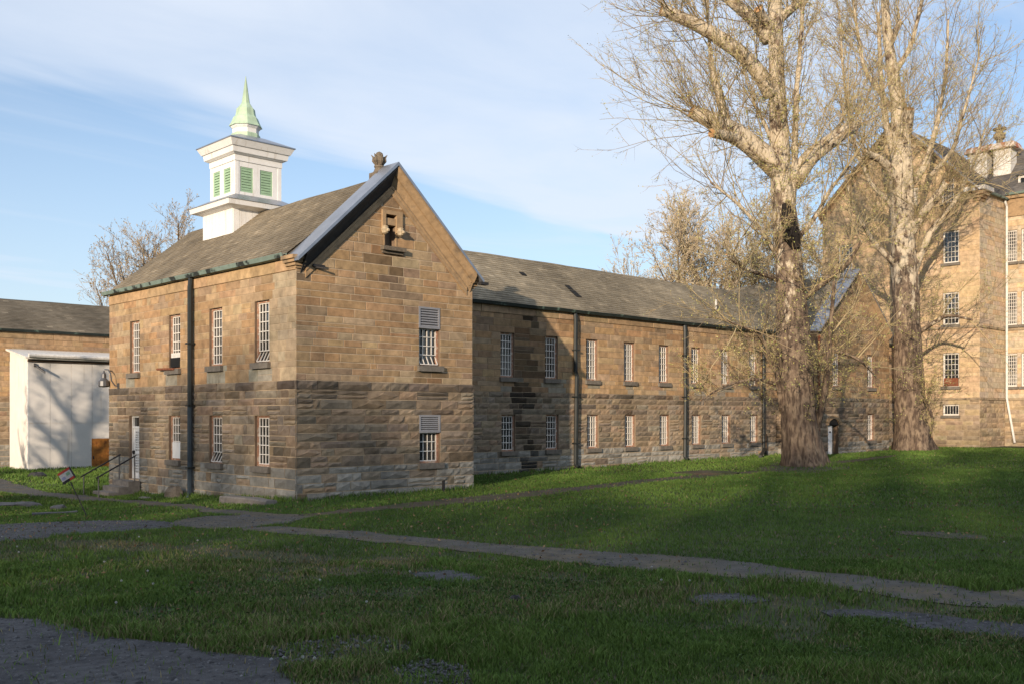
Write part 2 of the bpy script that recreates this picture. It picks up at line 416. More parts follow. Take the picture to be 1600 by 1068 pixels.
# ------------------------------------------------------------------ masonry
SMOOTH_PAL = [(.40, .265, .145), (.36, .235, .125), (.42, .29, .165), (.33, .215, .12), (.31, .215, .135), (.38, .275, .17), (.37, .23, .12)]
ROUGH_PAL = [(.240, .182, .125), (.210, .163, .116), (.262, .198, .134), (.195, .157, .117), (.225, .187, .140), (.245, .176, .114)]


def jit(c, a=.1, r=rng):
    f = 1 + r.uniform(-a, a); return tuple(max(0, k * f * (1 + r.uniform(-.03, .03))) for k in c)


_unit = {}


def unit_stone(rough, aspect, k):
    """shared stone meshes, 1 wide, 1 high, front towards -y"""
    key = (rough, aspect, k)
    if key in _unit: return _unit[key]
    r = random.Random(hash(key) & 0xffff); vs = []; fs = []
    if rough:
        nx = 2 if aspect < 1.6 else (3 if aspect < 3 else 4); nz = 2
        for i in range(nx + 1):
            for j in range(nz + 1):
                ed = i in (0, nx) or j in (0, nz)
                x = i / nx - .5; z = j / nz - .5
                if not ed: x += r.uniform(-.25, .25) / nx; z += r.uniform(-.18, .18)
                elif i not in (0, nx): x += r.uniform(-.2, .2) / nx; z *= r.uniform(.93, 1)
                elif j not in (0, nz): x *= 1 - r.uniform(0, .07) / aspect; z += r.uniform(-.12, .12)
                else: x *= 1 - r.uniform(0, .08) / aspect; z *= 1 - r.uniform(0, .08)
                vs.append((x, -r.uniform(.22, .5) if ed else -r.uniform(.55, 1.2), z))
        for i in range(nx):
            for j in range(nz):
                a = i * (nz + 1) + j; fs.append((a, a + nz + 1, a + nz + 2, a + 1))
        ring = [i * (nz + 1) for i in range(nx + 1)] + [nx * (nz + 1) + j for j in range(1, nz + 1)] + [i * (nz + 1) + nz for i in range(nx - 1, -1, -1)] + [j for j in range(nz - 1, 0, -1)]
    else:
        bx, bz = .035 / aspect, .035
        for (sx, sz) in ((-1, -1), (1, -1), (1, 1), (-1, 1)): vs.append((sx * .5 * (1 - r.uniform(0, .012) / aspect), -.55, sz * .5 * (1 - r.uniform(0, .012))))
        for (sx, sz) in ((-1, -1), (1, -1), (1, 1), (-1, 1)): vs.append((sx * (.5 - bx), -r.uniform(.88, 1.05), sz * (.5 - bz)))
        fs.append((4, 5, 6, 7))
        for i in range(4): j = (i + 1) % 4; fs.append((i, j, 4 + j, 4 + i))
        ring = [0, 1, 2, 3]
    b = len(vs)
    for q in ring: vs.append((vs[q][0], .12, vs[q][2]))
    for i in range(len(ring)):
        j = (i + 1) % len(ring); fs.append((b + i, b + j, ring[j], ring[i]))
    me = bpy.data.meshes.new('stone'); me.from_pydata(vs, [], fs); me.materials.append(M_STONE)
    _unit[key] = (me, vs, fs); return _unit[key]


ASP = (1.1, 2.0, 3.2, 5.0)


def lay(lim, z0, z1, breaks, hav, lmin, lmax, ops, r, split=.12):
    """courses of stones between z0 and z1; returns (s0,s1,za,zb)"""
    fb = sorted({z0, z1} | {b for b in breaks if z0 < b < z1}); res = []
    zs = []
    for a, b in zip(fb, fb[1:]):
        n = max(1, round((b - a) / hav)); w = [r.uniform(.75, 1.25) for _ in range(n)]; t = sum(w); z = a
        for q in w: zs.append((z, z + q / t * (b - a))); z += q / t * (b - a)
    for za, zb in zs:
        l = max(lim(za)[0], lim(zb)[0]); h = min(lim(za)[1], lim(zb)[1])
        iv = [(l, h)]
        for o in ops:
            if o[2] < zb - .02 and o[3] > za + .02:
                iv = [q for a, b in iv for q in ((a, min(b, o[0])), (max(a, o[1]), b)) if q[1] - q[0] > .03]
        for a, b in iv:
            s = a
            while s < b - .02:
                L = r.uniform(lmin, lmax) * r.choice((.6, 1, 1, 1.25))
                e = s + L
                if b - e < lmin * .6: e = b
                if e - s > lmax * 1.6: e = s + (e - s) / 2
                if r.random() < split and zb - za > .3 and e - s > .4:
                    q = za + (zb - za) * r.uniform(.4, .6); res.append((s, e, za, q)); res.append((s, e, q, zb))
                else: res.append((s, e, za, zb))
                s = e
    return res


def masonry(root, O, ang, stones, rough, colf, joint, proud, pool, stuff, r):
    """turn laid stones into candidates: pool collects (size, placing) for single stones"""
    ca, sa = math.cos(ang), math.sin(ang)
    for (s0, s1, za, zb) in stones:
        w = s1 - s0 - joint; h = zb - za - joint
        if w < .04 or h < .04: continue
        cs = (s0 + s1) / 2; cz = (za + zb) / 2
        asp = min(ASP, key=lambda q: abs(math.log(q * h / w)))
        loc = (O[0] + cs * ca, O[1] + cs * sa, cz)
        pool.append((w * h, loc, ang, (w, proud * r.uniform(.8, 1.2), h), rough, asp, r.randrange(4), colf(cs, cz, r)))


def set_stones(root, pools, limit=300, name='stone'):
    """the largest stones become parts of their own, the others one joined part"""
    wm = root.rotation_euler.z; cw, sw = math.cos(wm), math.sin(wm)

    def seen(q):
        x, y, z = q[1]; Y = root.location.y + x * sw + y * cw; return -q[0] / max(Y, 1) ** 2
    pools.sort(key=seen)
    V = []; Fc = []; Cc = []; nb = 0
    for i, (a, loc, ang, sc, rough, asp, k, col) in enumerate(pools):
        me, vs, fs = unit_stone(rough, asp, k)
        if i < limit:
            o = obj(name, me, root, loc, ang, sc); o.color = (*col, 1)
        else:
            ca, sa = math.cos(ang), math.sin(ang)
            for x, y, z in vs:
                x *= sc[0]; y *= sc[1]; V.append((loc[0] + x * ca - y * sa, loc[1] + x * sa + y * ca, loc[2] + z * sc[2]))
            Fc += [tuple(j + nb for j in f) for f in fs]; nb += len(vs); Cc += [col] * len(vs)
    if V:
        mb = MB(); mb.v = V; mb.f = Fc; mb.m = [0] * len(Fc); mb.c = Cc
        tag(mb.build('stonework', M_STONEA, root), kind='stuff')


def core_wall(mb, O, ang, lim, z0, z1, zbreaks, ops, depth=.3):
    """mortar wall face with openings and their reveals; lim(z) -> (left, right)"""
    ca, sa = math.cos(ang), math.sin(ang)

    def P(s, y, z): return (O[0] + s * ca - y * sa, O[1] + s * sa + y * ca, z)
    zs = sorted({z0, z1} | {b for b in zbreaks if z0 < b < z1} | {z for o in ops for z in (o[2], o[3]) if z0 < z < z1})
    for a, b in zip(zs, zs[1:]):
        zm = (a + b) / 2; act = sorted(o for o in ops if o[2] < zm < o[3])
        L = [(lim(a)[0], lim(b)[0])]; R = []
        for o in act: R.append((o[0], o[0])); L.append((o[1], o[1]))
        R.append((lim(a)[1], lim(b)[1]))
        for l, q in zip(L, R): mb.quad(P(l[0], 0, a), P(q[0], 0, a), P(q[1], 0, b), P(l[1], 0, b))
    for o in ops:
        s0, s1, a, b = o[:4]; mb.mi = 1
        mb.quad(P(s0, 0, a), P(s0, 0, b), P(s0, depth, b), P(s0, depth, a)); mb.quad(P(s1, 0, b), P(s1, 0, a), P(s1, depth, a), P(s1, depth, b))
        mb.quad(P(s0, 0, b), P(s1, 0, b), P(s1, depth, b), P(s0, depth, b)); mb.quad(P(s1, 0, a), P(s0, 0, a), P(s0, depth, a), P(s1, depth, a))
        mb.mi = 2; mb.quad(P(s0, depth, a), P(s1, depth, a), P(s1, depth, b), P(s0, depth, b)); mb.mi = 0


# ------------------------------------------------------------------ windows
_win = {}


def window_meshes(w, h, cols, rows, style):
    key = (round(w, 3), round(h, 3), cols, rows, style)
    if key in _win: return _win[key]
    d = {}; fw = .07
    m = MB(); y0, y1 = .10, .24
    for b in ((0, fw, 0, h), (w - fw, w, 0, h), (fw, w - fw, h - fw, h), (fw, w - fw, 0, fw)): m.box(b[0], b[1], y0, y1, b[2], b[3])
    d['window'] = m.mesh('window', M_BAR if style in ('white', 'fine') else M_RUSTFR)
    zt = h - fw
    lv = style.startswith('louvre')
    if lv:
        lh = h * .36; m = MB(); x0, x1 = -.03, w - .01; zb = h - lh
        for b in ((x0, x0 + .07, zb, h + .02), (x1 - .07, x1, zb, h + .02)): m.box(b[0], b[1], -.035, .08, b[2], b[3])
        m.box(x0 + .07, x1 - .07, -.035, .08, h - .05, h + .02); m.box(x0 + .07, x1 - .07, -.035, .08, zb, zb + .06)
        n = 7
        for i in range(n):
            z = zb + .06 + (lh - .11) * (i + .5) / n; t = (lh - .11) / n
            m.add([(x0 + .07, -.025, z - t * .45), (x1 - .07, -.025, z - t * .45), (x1 - .07, .05, z + t * .25), (x0 + .07, .05, z + t * .25),
                   (x0 + .07, -.025, z - t * .17), (x1 - .07, -.025, z - t * .17), (x1 - .07, .05, z + t * .48), (x0 + .07, .05, z + t * .48)],
                  [(0, 3, 2, 1), (4, 5, 6, 7), (0, 1, 5, 4), (1, 2, 6, 5), (2, 3, 7, 6), (3, 0, 4, 7)])
        d['louvre'] = m.mesh('louvre', M_LOUVRE); zt = zb
    m = MB(); x0, x1, z0 = fw, w - fw, fw; ys = .13; bw = .028
    zlo = z0
    if style in ('hopper', 'louvrehop'): zlo = z0 + (zt - z0) / rows
    m.box(x0, x0 + .035, ys, ys + .04, zlo, zt); m.box(x1 - .035, x1, ys, ys + .04, zlo, zt)
    m.box(x0 + .035, x1 - .035, ys, ys + .04, zt - .035, zt)
    for i in range(1, cols):
        x = x0 + (x1 - x0) * i / cols; m.box(x - bw / 2, x + bw / 2, ys + .003, ys + .037, zlo, zt - .035)
    for j in range(rows):
        z = z0 + (zt - z0) * j / rows
        if z < zlo - 1e-6: continue
        m.box(x0 + .035, x1 - .035, ys - .006, ys + .03, z, z + .03)
    if style in ('hopper', 'louvrehop'):                      # bottom row swung inwards at its top
        t = (zt - z0) / rows
        for i in range(cols + 1):
            x = x0 + (x1 - x0) * i / cols
            m.add([(x - bw / 2, ys - .10, z0), (x + bw / 2, ys - .10, z0), (x + bw / 2, ys + .06, z0 + t), (x - bw / 2, ys + .06, z0 + t),
                   (x - bw / 2, ys - .07, z0), (x + bw / 2, ys - .07, z0), (x + bw / 2, ys + .09, z0 + t), (x - bw / 2, ys + .09, z0 + t)],
                  [(0, 1, 2, 3), (7, 6, 5, 4), (0, 4, 5, 1), (1, 5, 6, 2), (2, 6, 7, 3), (3, 7, 4, 0)])
        m.box(x0, x1, ys - .10, ys - .065, z0 - .03, z0)
    d['grille'] = m.mesh('grille', M_BAR)
    m = MB(); m.quad((fw, .20, fw), (w - fw, .20, fw), (w - fw, .20, h - fw), (fw, .20, h - fw)); d['pane'] = m.mesh('pane', M_GLASS)
    m = MB(); m.box(-.10, w + .10, -.14, .10, -.20, -.002); d['sill'] = m.mesh('sill', M_SILL)
    _win[key] = d; return d


def window(root, O, ang, s0, z0, w, h, cols=4, rows=6, style='plain', sill=True, blind=None):
    ca, sa = math.cos(ang), math.sin(ang); d = window_meshes(w, h, cols, rows, style)
    o = obj('window', d['window'], root, (O[0] + s0 * ca, O[1] + s0 * sa, z0), ang)
    q_ = obj('pane', d['pane'], o); q_.rotation_euler = (rng.uniform(-.012, .012), 0, rng.uniform(-.02, .02)); obj('grille', d['grille'], o)
    if sill: obj('sill', d['sill'], o)
    if 'louvre' in d: obj('louvre', d['louvre'], o)
    if blind:
        m = MB(); a, b = blind; m.quad((.09, .188, h * a), (w - .09, .188, h * a), (w - .09, .188, h * b), (.09, .188, h * b)); m.build('blind', M_BLIND, o)
    return o


# ------------------------------------------------------------------ roofs
def roof_slope(mb, sh, e0, e1, r1, r0, rowlen, wid, base, jitter, r, patches=()):
    """deck quad into mb; shingles into sh. e0,e1 eave corners, r0,r1 ridge corners (local)"""
    e0, e1, r0, r1 = (Vector(p) for p in (e0, e1, r0, r1)); n = (e1 - e0).cross(r0 - e0).normalized()
    if n.z < 0: n = -n
    t = n * -.10; dk = n * -.035; LE, LR = (e1 - e0).length, (r0 - e0).length
    mb.add([e0 + dk, e1 + dk, r1 + dk, r0 + dk, e0 + t, e1 + t, r1 + t, r0 + t], [(0, 1, 2, 3), (7, 6, 5, 4), (0, 4, 5, 1), (1, 5, 6, 2), (2, 6, 7, 3), (3, 7, 4, 0)])
    rows = max(1, int((r0 - e0).length / rowlen)); cols = max(1, int((e1 - e0).length / wid))
    for i in range(rows):
        ta = i / rows; tb = min(1, (i + 1.25) / rows); off = (i % 2) * .5; rowf = 1 + r.uniform(-.07, .07)
        for j in range(cols + 1):
            a = max(0, (j - off) / cols); b = min(1, (j + 1 - off) / cols)
            if b - a < .02 / cols: continue
            g = .004 / cols; a += g; b -= g
            dn = r.uniform(-.03, .02) / rows; hA = .022 + r.uniform(0, .012)
            pa = (e0.lerp(e1, a)).lerp(r0.lerp(r1, a), max(0, ta + dn)); pb = (e0.lerp(e1, b)).lerp(r0.lerp(r1, b), max(0, ta + dn))
            qb = (e0.lerp(e1, b)).lerp(r0.lerp(r1, b), tb); qa = (e0.lerp(e1, a)).lerp(r0.lerp(r1, a), tb)
            f = rowf * (1 + r.uniform(-jitter, jitter)) * (.72 + .55 * float(vnoise(a * LE, ta * LR * .45, 1.5, 51)))
            sag = n * (.05 * (float(vnoise(a * LE, ta * LR, 2.4, 52)) - .5)); pa = pa + sag; qa = qa + sag; sag = n * (.05 * (float(vnoise(b * LE, ta * LR, 2.4, 52)) - .5)); pb = pb + sag; qb = qb + sag
            if r.random() < .03: f *= 1.35
            sh.col = tuple(c * f for c in base)
            sh.add([pa + n * hA, pb + n * hA, qb + n * .006, qa + n * .006, pa + n * .001, pb + n * .001], [(0, 1, 2, 3), (4, 5, 1, 0)])


SH_BASE = (.19, .157, .11)


def finish_roof(root, mb, sh):
    ro = mb.build('roof', M_DECK, root); tag(sh.build('shingles', M_SHINGLE, ro), kind='stuff'); return ro


def gutter(root, a, b, out, name='gutter', m=M_COPPER):
    """half-box gutter from a to b, out = outward horizontal unit vector"""
    a, b, out = Vector(a), Vector(b), Vector(out); up = Vector((0, 0, 1)); mb = MB()
    pr = [(0, 0), (.16, .02), (.20, .16), (.185, .17), (.15, .05), (.02, .03), (.015, .17), (0, .17)]
    n = max(2, int((b - a).length / 1.5)); fr = []
    for i in range(n + 1):
        p = a.lerp(b, i / n) + Vector((0, 0, rng.uniform(-.012, .012)))
        fr.append(lambda q, w, p=p: p + out * q + up * w)
    mb.sweep(pr, fr); return mb.build(name, m, root)


def downspout(root, p, top, bottom, out, r=.085, name='downspout', m=None, kink=None, offset=.16):
    out = Vector(out); p = Vector(p); m = m or [M_PIPE, M_PIPE]; mb = MB()
    q = p + out * offset; pts = [p + out * .12 + Vector((0, 0, top)), q + Vector((0, 0, top - .35))]
    side = Vector((-out.y, out.x, 0))
    if kink: pts += [q + side * k[1] + out * k[2] + Vector((0, 0, k[0])) for k in kink]
    mid = (top + bottom) * .42; pts.append(q + Vector((0, 0, mid)) + (side * kink[-1][1] if kink else Vector()))
    mb.tube(pts, r, 8); mb.mi = 1
    mb.tube([pts[-1], q + Vector((0, 0, bottom + .2)), q + out * .18 + Vector((0, 0, bottom + .05))], r * 1.04, 8)
    mb.mi = 0
    for z in np.arange(bottom + 1.2, top - .5, 2.3): mb.box(q.x - r - .03, q.x + r + .03, q.y - r - .03, q.y + r + .03, z, z + .06)
    return mb.build(name, m, root)


def stain(f, *amount):
    for a in amount: f *= a
    return f


# ------------------------------------------------------------------ 1. gabled block with the cupola
HW = 3.785; GW = 7.57; BL = 14.95


def gable_lim(W, ez, apex):
    def lim(z):
        if z <= ez: return (0.0, W)
        t = min(1, (z - ez) / (apex - ez)); return (t * W / 2, W - t * W / 2)
    return lim


def smooth_col(dark=0.0):
    def f(s, z, r):
        c = jit(r.choice(SMOOTH_PAL), .075, r)
        if r.random() < .05: c = tuple(k * .84 for k in c)
        g = float(vnoise(s * 1.0, z * 1.4, 1.6, 21)); k = 1 - .24 * max(0, g - .55) / .45 - dark
        return tuple(q * k for q in c)
    return f


def rough_col(s, z, r):
    c = jit(r.choice(ROUGH_PAL), .11, r)
    if z < 1.0 and r.random() < .75: g = r.uniform(.19, .27); c = (g * 1.0, g * .945, g * .82)  # bottom courses: pale stone plus the grey cast of shade in its colour
    elif r.random() < .14: c = tuple(k * .66 for k in c)
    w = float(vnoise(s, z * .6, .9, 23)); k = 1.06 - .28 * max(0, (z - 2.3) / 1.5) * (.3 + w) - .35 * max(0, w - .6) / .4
    return tuple(q * max(.35, k) * 1.08 for q in c)


def rake_moulding(root, W, ez, over, apexz, v_front, v_back, name_m='coping', metal=True):
    """raking coping on both slopes of a gable whose face is the plane y=0 (local), x from 0 to W"""
    for side in (0, 1):
        sx = 1 if side == 0 else -1; x0 = -over if side == 0 else W + over
        A = Vector((x0, 0, ez)); B = Vector((W / 2, 0, apexz)); d = (B - A).normalized(); n = Vector((-d.z * sx, 0, d.x * sx))
        if n.z < 0: n = -n

        def fr(P): return lambda a, b, P=P: P + Vector((0, a, 0)) + n * b
        # end the bottom vertically and the top on the centre line
        def frv(P, t): return lambda a, b, P=P, t=t: Vector((P.x, a, P.z + b / max(.2, n.z)))
        m = MB(); m.sweep([(v_front, -.02), (v_front, -.09), (v_front + .16, -.26), (v_front + .22, -.27), (v_front + .40, -.50), (.02, -.50), (.02, -.02)], [frv(A.lerp(B, .085), 0), frv(B, 1)])
        m.build('rake_moulding', M_SHADEST if side == 0 else M_DRESSED, root)  # left slope painted in its shade, right slope in plain stone
        A2 = A.lerp(B, .13); m = MB(); m.sweep([(-.075, -.50), (-.075, -.56), (-.05, -.58), (-.05, -.72), (.02, -.72), (.02, -.50)], [frv(A2, 0), frv(B, 1)]); m.build('rake_fillet', M_DRESSED, root)
        m = MB(); m.sweep([(v_front - .03, .06), (v_front - .03, -.03), (v_front + .0, -.02), (v_back, -.02), (v_back, .06)], [frv(A, 0), frv(B, 1)])
        m.build(name_m, M_SHEET if metal else M_DRESSED, root)
        A3 = A.lerp(B, .06); m = MB(); m.sweep([(.02, -.02), (.02, -.34), (v_back, -.34), (v_back, -.02)], [frv(A3, 0), frv(B, 1)]); m.build('parapet', M_DRESSED, root)


def finial_pts(s):
    return [(.34, 0), (.36, .12), (.30, .16), (.24, .42), (.27, .46), (.27, .52), (.17, .56), (.15, .62), (.22, .70), (.27, .84), (.25, 1.0), (.20, 1.06), (.20, 1.16), (.15, 1.27), (.06, 1.33), (.0, 1.34)]


def build_front():
    r = random.Random(31)
    R = house('stone_building', 'gabled sandstone block with a white louvred cupola and barred windows', 'building', 0, 0)
    EZ = 7.95; AP = 11.05
    lim = gable_lim(GW, EZ, AP)
    # openings: gable (s along +u), flank (s along -v from the back corner)
    gops = [(5.05, 6.0, 1.06, 2.77), (5.03, 5.98, 4.55, 6.62), (3.50, 3.96, 8.62, 9.72)]
    fops = []
    for vv in (2.65, 5.91, 9.22): fops.append((BL - vv, BL - vv + .98, 4.55, 6.63)); fops.append((BL - vv, BL - vv + .98, 1.05, 2.77))
    fops.append((BL - 12.85, BL - 12.85 + .96, 4.5, 6.63)); fops.append((BL - 12.92, BL - 12.92 + 1.0, .16, 2.76))
    flim = lambda z: (0.0, BL)
    og, of = (0, 0), (0, BL); ag, af = 0.0, -math.pi / 2
    mb = MB(); core_wall(mb, og, ag, lim, -1.2, AP, [EZ, 3.67], gops); core_wall(mb, of, af, flim, -1.2, EZ, [3.67], fops)
    # the two faces nobody sees from the front, closed so that light stays out
    mb.mi = 2
    mb.quad((GW, 0, -1.2), (GW, BL, -1.2), (GW, BL, EZ), (GW, 0, EZ)); mb.add([(GW, BL, -1.2), (0, BL, -1.2), (0, BL, EZ), (GW / 2, BL, AP), (GW, BL, EZ)], [(0, 1, 2, 3, 4)])
    mb.build('wall', [M_MORTAR, M_REVEAL, M_MORTARD], R)
    pool = []

    def gcol(s, z, rr):
        c = smooth_col()(s, z, rr); k = 1
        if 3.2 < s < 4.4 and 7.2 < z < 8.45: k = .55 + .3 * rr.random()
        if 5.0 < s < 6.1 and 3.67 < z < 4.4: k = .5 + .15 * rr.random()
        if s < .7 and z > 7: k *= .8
        return tuple(q * k for q in c)

    def grough(s, z, rr):
        c = rough_col(s, z, rr)
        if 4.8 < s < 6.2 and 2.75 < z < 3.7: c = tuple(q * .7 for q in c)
        return c

    def fcol(s, z, rr):
        c = smooth_col()(s, z, rr); k = 1.0
        for o in fops:
            if o[0] - .1 < s < o[1] + .1 and o[2] > 4 and o[2] - 1.0 < z < o[2]: return jit((.30, .275, .22), .1, rr)
        if s > BL - 1.7: c = tuple(a * .55 + b * .45 for a, b in zip(c, (.34, .31, .235)))
        return tuple(q * k for q in c)
    blim = lambda z: (-.028, lim(z)[1]) if z <= EZ else (lim(z)[0] + .5, lim(z)[1] - .5)
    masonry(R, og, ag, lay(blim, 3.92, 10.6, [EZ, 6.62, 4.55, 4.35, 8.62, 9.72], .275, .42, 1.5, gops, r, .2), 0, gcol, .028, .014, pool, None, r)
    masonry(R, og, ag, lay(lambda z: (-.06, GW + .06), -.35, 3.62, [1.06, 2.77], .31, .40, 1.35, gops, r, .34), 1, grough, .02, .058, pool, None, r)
    masonry(R, of, af, lay(lambda z: (0, BL + .02), 3.92, 7.45, [6.63, 4.55, 4.35], .30, .40, 1.2, fops, r, .15), 0, fcol, .014, .014, pool, None, r)
    masonry(R, of, af, lay(lambda z: (-.04, BL + .05), -.65, 3.62, [2.77, 1.05], .32, .36, 1.2, fops, r, .36), 1, rough_col, .02, .05, pool, None, r)
    # belt course
    for (O, a, s0, s1) in ((og, ag, -.07, GW + .07), (of, af, 0, BL + .07)):
        s = s0
        while s < s1 - .05:
            e = min(s1, s + r.uniform(.8, 1.7)); e = s1 if s1 - e < .4 else e
            masonry(R, O, a, [(s, e, 3.62, 3.92)], 1, lambda q, z, rr: jit(rr.choice([(.10, .08, .062), (.14, .11, .085), (.20, .155, .11)]), .25, rr), .012, .085, pool, None, r); s = e
    # frieze under the eave of the flank
    s = 0
    while s < BL:
        e = min(BL, s + r.uniform(1.3, 2.0)); masonry(R, of, af, [(s, e, 7.45, 7.86)], 0, lambda q, z, rr: jit((.41, .28, .155), .1, rr), .012, .05, pool, None, r); s = e
    set_stones(R, pool, 300)
    # windows
    window(R, og, ag, 5.05, 1.06, .95, 1.71, 4, 3, 'louvre'); window(R, og, ag, 5.03, 4.55, .95, 2.07, 4, 4, 'louvrehop')
    for i, vv in enumerate((2.65, 5.91, 9.22)):
        window(R, of, af, BL - vv, 1.05, .98, 1.72, 4, 5, 'hopper' if i == 1 else 'plain')
        w = window(R, of, af, BL - vv, 4.55, .98, 2.08, 4, 6, 'hopper' if i == 0 else 'plain')
        if i == 2:
            m = MB(); m.box(.07, .91, .02, .12, .07, .44); m.build('opening', M_DARK, w); m = MB(); m.box(.09, .89, .05, .115, .44, .62); m.build('board', M_PLAIN, w)
            m = MB(); m.tube([(-.65, -.18, .02), (.3, -.16, .0), (.75, -.13, -.02)], .045, 6); m.build('rusty_bar', M_RUST, w)
    m = MB(); m.box(BL - 9.22 + .16, BL - 9.22 + .87, -.03, 0.0, 0, .62); o = m.build('board', M_WHITE, R, loc=(0, BL, 1.1), rz=af)
    o.location = (.10, BL, 1.12)
    window(R, of, af, BL - 12.85, 4.5, .96, 2.13, 4, 6, 'plain')
    # door with its grid of small panes
    m = MB(); m.box(0, .07, .12, .24, 0, 2.6); m.box(.93, 1.0, .12, .24, 0, 2.6); m.box(.07, .93, .12, .24, 2.53, 2.6); m.box(.07, .93, .13, .22, 2.08, 2.16)
    m.box(.07, .93, .16, .2, .01, .24); m.box(.07, .23, .16, .2, .24, 2.08); m.box(.80, .93, .16, .2, .24, 2.08); m.box(.23, .80, .16, .2, 1.02, 1.14); m.box(.23, .80, .16, .2, 1.95, 2.08)
    for i in range(1, 4): x = .23 + .57 * i / 4; m.box(x - .022, x + .022, .163, .197, .24, 1.95)
    for z0, z1, n in ((.24, 1.02, 7), (1.14, 1.95, 8)):
        for j in range(1, n): z = z0 + (z1 - z0) * j / n; m.box(.23, .80, .16, .195, z - .02, z + .02)
    D = m.build('door', M_WHITE, R, loc=(0, 12.92, .16), rz=af)
    m = MB(); m.quad((.07, .205, .01), (.93, .205, .01), (.93, .205, 2.53), (.07, .205, 2.53)); m.build('pane', M_GLASS, D)
    m = MB(); m.box(.12, .20, .10, .16, 1.0, 1.16); m.tube([(.16, .13, 1.04), (.16, .07, 1.04), (.16, .07, 1.14)], .015, 6); m.build('handle', M_IRON, D)
    # roof, ridge along the depth of the block
    mb = MB(); sh = MB(); rz_ = 11.12; y0, y1 = .45, BL + .12; ez = EZ - .02
    roof_slope(mb, sh, (-.18, y1, ez), (-.18, y0, ez), (HW, y0, rz_), (HW, y1, rz_), .17, .30, SH_BASE, .13, r)
    roof_slope(mb, sh, (GW + .18, y0, ez), (GW + .18, y1, ez), (HW, y1, rz_), (HW, y0, rz_), .17, .45, SH_BASE, .13, r)
    finish_roof(R, mb, sh)
    gutter(R, (-.10, BL + .15, EZ - .10), (-.10, .42, EZ - .10), (-1, 0, 0))
    downspout(R, (-.02, 7.07, 0), EZ - .08, -.4, (-1, 0, 0), .10, m=[M_PIPE, M_PIPEB])
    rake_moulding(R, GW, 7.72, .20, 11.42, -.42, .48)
    # kneelers: stepped corbels where the coping meets the eaves
    for x, sx in ((0, -1), (GW, 1)):
        m = MB()
        for k, (p, za, zb) in enumerate(((.06, 7.50, 7.58), (.13, 7.58, 7.68), (.21, 7.68, 7.78), (.28, 7.78, 7.90))):
            a, b = sorted((x - sx * .25, x + sx * p)); m.box(a, b, -p * .8 - .02, .50, za, zb)
        m.build('kneeler', M_DRESSED, R)
    m = MB(); m.box(GW + .05, GW + .42, -.45, -.25, 7.62, 7.72); m.build('spout', M_IRON, R)
    # niche with hood mould, carved stops and sill
    m = MB(); m.box(3.36, 3.50, -.10, .02, 9.1, 9.86); m.box(3.96, 4.22, -.10, .02, 9.1, 9.86); m.box(3.50, 3.96, -.10, .02, 9.72, 9.86); m.box(3.50, 3.96, -.05, .25, 9.36, 9.60)
    m.box(3.44, 3.50, -.03, .02, 8.62, 9.1); m.box(3.96, 4.03, -.03, .02, 8.62, 9.1)
    NB = m.build('niche', M_DRESSED, R)
    for x in (3.43, 4.1):
        m = MB(); m.lathe([(.02, -.13), (.11, -.08), (.13, 0), (.15, .05), (.10, .10), (.12, .15), (.03, .19)], 9, x, -.14); m.lathe([(.01, -.05), (.06, -.03), (.07, .02), (.03, .06)], 6, x + .02, -.27)
        for v in range(len(m.v)): a = m.v[v]; m.v[v] = (a[0], a[1], a[2] + 9.12)
        m.build('carved_head', M_CARVE, NB)
    m = MB(); m.box(3.32, 4.30, -.22, .02, 8.46, 8.60); m.box(3.36, 4.24, -.10, .02, 8.36, 8.46); m.build('niche_sill', M_FINIAL, NB)
    m = MB(); m.box(.55, 1.0, -.12, .02, 7.60, 7.68); m.tube([(.6, -.02, 7.6), (.95, -.25, 7.55)], .035, 6); m.build('bracket', M_IRON, R)
    # finial on the ridge behind the coping
    m = MB(); m.box(-.36, .36, -.30, .30, -.3, .06)
    m.lathe([(.33, .08), (.26, .14), (.20, .30), (.24, .34), (.24, .40), (.15, .43), (.17, .50), (.24, .62), (.25, .74), (.19, .82), (.18, .92), (.12, 1.0), (.02, 1.05)], 12)
    for k in range(6):
        t = k * math.pi / 3 + .3; c, s = math.cos(t), math.sin(t)
        m.tube([(.16 * c, .16 * s, .45), (.27 * c, .27 * s, .62), (.27 * c, .27 * s, .78), (.38 * c, .38 * s, .90)], [.05, .085, .06, .01], 5)
    f_ = m.build('finial', M_FINIAL, R, loc=(HW - .05, .62, 11.22)); f_.scale = (.76, .76, .78)
    # cupola astride the ridge
    cx, cy = HW, 10.1

    def sq(m, h0, z0, h1, z1):
        m.add([(cx + a * h, cy + b * h, z) for h, z in ((h0, z0), (h1, z1)) for a, b in ((-1, -1), (1, -1), (1, 1), (-1, 1))],
              [(3, 2, 1, 0), (4, 5, 6, 7), (0, 1, 5, 4), (1, 2, 6, 5), (2, 3, 7, 6), (3, 0, 4, 7)])
    m = MB(); sq(m, 1.27, 8.9, 1.27, 11.26)
    # upper stage with real louvre openings on the two seen faces and behind
    hw = 1.05; lz0, lz1 = 11.88, 12.90
